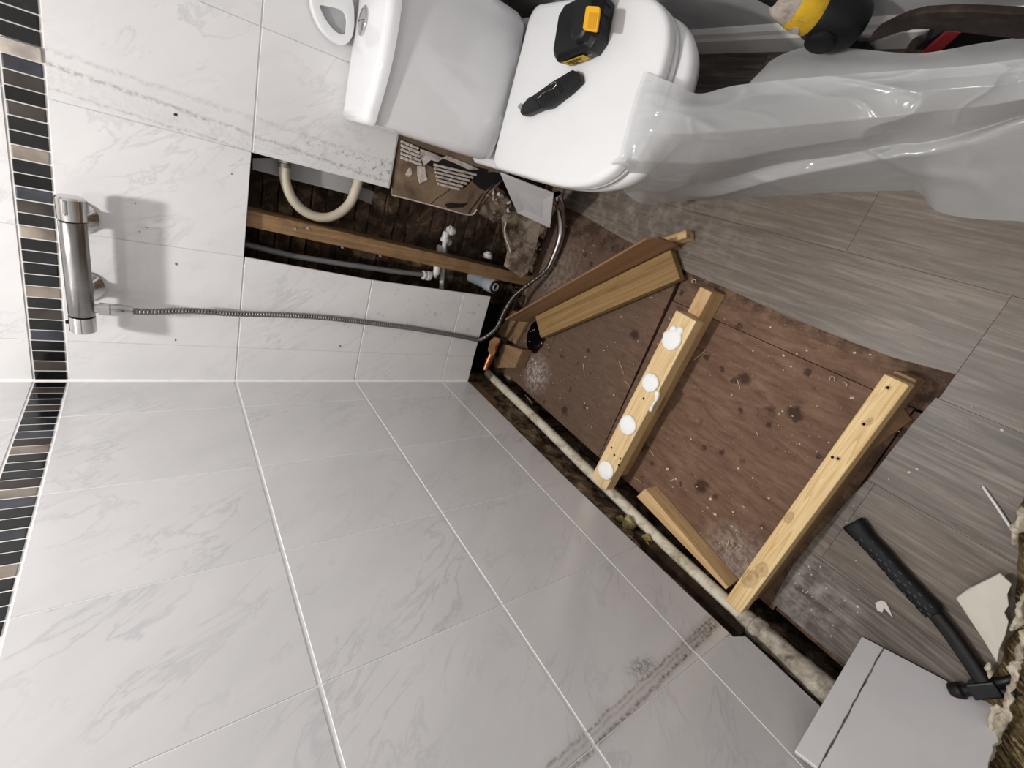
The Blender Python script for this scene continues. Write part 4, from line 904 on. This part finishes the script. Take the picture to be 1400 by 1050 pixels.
# shard and stick
sd_ = [(1307, 818), (1322, 806), (1343, 796), (1367, 784), (1383, 799), (1377, 813), (1379, 828), (1373, 838), (1379, 850), (1374, 870), (1366, 888), (1363, 906), (1345, 876)]
tag(obj('tile_shard', G().prism([at_floor(a, b, .030 + max(0, (a - 1320)) * .0003) for a, b in sd_], (0, 0, -.006)), 'shard', origin='b', bevel=.0008, seg=1), 'broken cream tile shard lying beside the hammer shaft', 'tile')
s0, s1 = at_floor(1343, 664, .006), at_floor(1384, 725, .010); ds = s1 - s0
so = thing('white_stick', 'thin white stick on the vinyl near the frayed carpet', 'stick', s0)
obj('stick_shaft', G().tube([s0, s0 + ds * .05, s0.lerp(s1, .5) + V((.001, 0, 0)), s1], [.001, .0022, .0024, .0022], 8), 'white_pipe', so, smooth=50)
# frayed carpet heap at the edge of the frame
ca = thing('carpet_scrap', 'frayed brown carpet scrap heaped with white fluff at the right edge', 'carpet', at_floor(1420, 950, .003))
lo_ = [(1402, 660), (1397, 700), (1396, 740), (1392, 790), (1392, 830), (1380, 868), (1366, 900), (1352, 930), (1348, 965), (1330, 1000), (1318, 1050), (1310, 1100)]
cols_ = []
for (a, b) in cat_rom([(a, b, 0) for a, b in lo_], 5) and [tuple(p)[:2] for p in cat_rom([(a, b, 0) for a, b in lo_], 5)]:
    base = at_floor(a, b, .006); r = []
    for k in range(14):
        f = k / 13; p = base + V((.30 * f, .05 * f, 0)); p.z = .006 + .055 * math.sin(min(1, f * 2.2) * math.pi / 2) * (.75 + .5 * nz(p, 9, 2)) + .012 * nz(p, 30, 3) * min(1, f * 5)
        r.append(p + V((.010 * nz(p, 25, 5), 0, 0)))
    cols_.append(r)
obj('matted_base', G().grid(cols_), 'carpet', ca, smooth=180)
gs = G(); gw = G()
for k in range(2600):
    i = random.randrange(len(cols_) - 1); j = min(12, int(abs(random.gauss(0, 4.5))))
    p = cols_[i][j].lerp(cols_[i + 1][j + 1], random.random()) + V((0, 0, .001))
    d = V((.95 + random.uniform(-.2, .2), -.30 + random.uniform(-.25, .25), random.uniform(-.02, .22))).normalized()
    ln = random.uniform(.018, .04); sd = d.cross(V((0, 0, 1))).normalized() * random.uniform(.0009, .0018)
    tip = p + d * ln; mid_ = p + d * ln * .5 + V((0, 0, .004))
    gs.add([p - sd, p + sd, p + V((0, 0, .002)), mid_ - sd, mid_ + sd, mid_ + V((0, 0, .002)), tip], [(0, 1, 4, 3), (1, 2, 5, 4), (2, 0, 3, 5), (3, 4, 6), (4, 5, 6), (5, 3, 6)])
o = obj('strands', gs, 'strand', ca); o['kind'] = 'stuff'
for (a, b, r) in ((1393, 722, .010), (1397, 712, .011), (1388, 734, .007), (1352, 913, .0055), (1355, 922, .005)):
    c = at_floor(a, b, .03); gg = G().lathe(c, (.3, -.8, .3), [(-r * 1.6, r * .2), (-r, r * .6), (0, r * .8), (r, r * .6), (r * 1.6, r * .15)], 10); gg.v = [p + V((nz(p * 70, 1, 1), nz(p * 70, 1, 2), nz(p * 70, 1, 4))) * r * .9 for p in gg.v]
    obj('fluff_clump', gg, 'clump', ca, origin='c', smooth=60)
for line, r in (([(1408, 806), (1398, 826), (1391, 846), (1386, 862)], .009), ([(1402, 862), (1394, 892), (1389, 912), (1382, 934)], .010), ([(1384, 930), (1378, 962), (1370, 985), (1358, 1008), (1346, 1040), (1338, 1064)], .011), ([(1366, 962), (1358, 978), (1350, 1002)], .007)):
    pp_ = cat_rom([at_floor(a, b, .055) for a, b in line], 7)
    gg = G().tube(pp_, [r * .62 * (.25 + .75 * math.sin(math.pi * (k + .5) / len(pp_)) ** .5) for k in range(len(pp_))], 9)
    gg.v = [p + V((nz(p * 55, 1, 1), nz(p * 55, 1, 2), nz(p * 55, 1, 4))) * r * .7 + V((nz(p * 160, 1, 1), nz(p * 160, 1, 2), 0)) * r * .45 for p in gg.v]
    obj('fluff_ridge', gg, 'clump', ca, origin='c', smooth=70)

# ================================================================ SMALL DEBRIS
chips = [(913, 641, .007), (972, 682, .006), (978, 703, .006), (1052, 681, .004), (840, 540, .004), (733, 496, .006), (803, 558, .005), (766, 544, .004), (870, 527, .003), (1072, 486, .004), (1090, 484, .003), (1190, 485, .003), (968, 694, .004), (1066, 566, .003), (1010, 640, .004), (945, 600, .004), (1003, 700, .004), (925, 655, .004), (756, 365, .004), (775, 310, .004), (900, 470, .003)]
big_chip = {(913, 641): 'yellow wood chip near the foot of the blob batten', (972, 682): 'upper of two pale chips on the open floor between the battens', (978, 703): 'lower of two pale chips on the open floor between the battens', (733, 496): 'oval pale chip beside the dusty corner of the boards', (803, 558): 'white crumb between the pipe and the blob batten'}
gx_ = G()
for k, (px, py, r) in enumerate(chips):
    c = at_floor(px, py, .0012); n = 6; pts = [c + V((math.cos(a) * r * random.uniform(.5, 1.1), math.sin(a) * r * random.uniform(.35, .8), 0)) for a in (2 * math.pi * i / n for i in range(n))]
    if (px, py) in big_chip: tag(obj('wood_chip', G().prism(pts, (0, 0, .0028)), 'chip', origin='b'), big_chip[(px, py)], 'wood chip')
    else: gx_.prism(pts, (0, 0, .0025))
gc_ = 'curled shavings on the floor boards'
for k, (px, py, r) in enumerate([(1139, 518, .0045), (1155, 526, .005), (868, 655, .0065), (950, 385, .005)]):
    c = at_floor(px, py, .002 if k != 3 else .005); pts = [c + V((math.cos(a) * r, math.sin(a) * r, .002 + .0006 * i)) for i, a in enumerate(-.5 + i * .55 for i in range(10 if k in (0, 3) else 6))]
    if k == 2: pts += [pts[-1] + V((.02, .004, 0)), pts[-1] + V((.03, .003, 0))]
    tag(obj('shaving', G().tube(pts, .0011, 6), 'chip', origin='b', smooth=60), ['small curled shaving on the floor near the far end of the long batten', 'open hooked shaving beside the smallest curl by the long batten', 'white hooked strand on the floor by the blob batten', 'ring-shaped curl at the edge of the vinyl beside the plank end'][k], 'shaving', None)
big_sp = {(986, 740): 'longer splinter of the pale cross on the boards', (997, 736): 'shorter splinter of the pale cross on the boards', (949, 492): 'slanting pale splinter beside the blob batten', (797, 497): 'thin upright splinter on the dark boards below the plank'}
for (a, b, c, d) in ((846, 494, 853, 512), (797, 497, 799, 515), (854, 520, 862, 530), (888, 614, 894, 624), (986, 740, 1000, 748), (997, 736, 992, 752), (949, 492, 965, 478), (1034, 590, 1037, 598), (915, 658, 925, 653), (1008, 520, 1012, 532), (718, 540, 728, 552), (1010, 745, 1003, 752)):
    h = .0022 if (a, b) != (997, 736) else .0044
    pts = [at_floor(a, b, h), at_floor((a + c) / 2 + .5, (b + d) / 2, h + .0006), at_floor(c, d, h)]
    if (a, b) in big_sp: tag(obj('splinter', G().tube(pts, [.0007, .0011, .0005], 5), 'chip', origin='b'), big_sp[(a, b)], 'splinter')
    else: gx_.tube(pts, [.0007, .0011, .0005], 5)
o = obj('wood_crumbs', gx_, 'chip', floor); o['kind'] = 'stuff'
gs = G()
for k in range(300):
    cx, cy, s = random.choice([(.17, .12, .05), (.17, .12, .03), (.10, .25, .05), (1.03, .07, .06), (1.19, .11, .05), (.8, .3, .28), (.35, .3, .18), (.1, .5, .1), (.95, .45, .15)])
    x, y = random.gauss(cx, s), random.gauss(cy, s)
    if not (.0 < x < 1.3 and .05 < y < .62): continue
    if abs(x - .69) < .05 or abs(x - 1.13) < .035: continue
    z = .0005 if x < 1.16 else .0032; r = random.uniform(.0006, .0019)
    gs.box((x, y, z + r / 2), (r * 2, r * random.uniform(.8, 2.5), r), Matrix.Rotation(random.uniform(0, 3), 3, 'Z'))
o = obj('plaster_dust', gs, 'dust', floor); o['kind'] = 'stuff'
for k, (px, py) in enumerate(((1203, 826), (1213, 834), (1208, 836))):
    pass
cs = [(1197, 824), (1205, 820), (1212, 823), (1217, 833), (1221, 844), (1214, 836), (1209, 830), (1207, 837), (1200, 834)]
tag(obj('plaster_flake', G().prism([at_floor(a, b, .0035) for a, b in cs], (0, 0, .003)), 'dust', origin='b'), 'white twisted plaster flake on the vinyl beside the hammer grip', 'plaster flake')
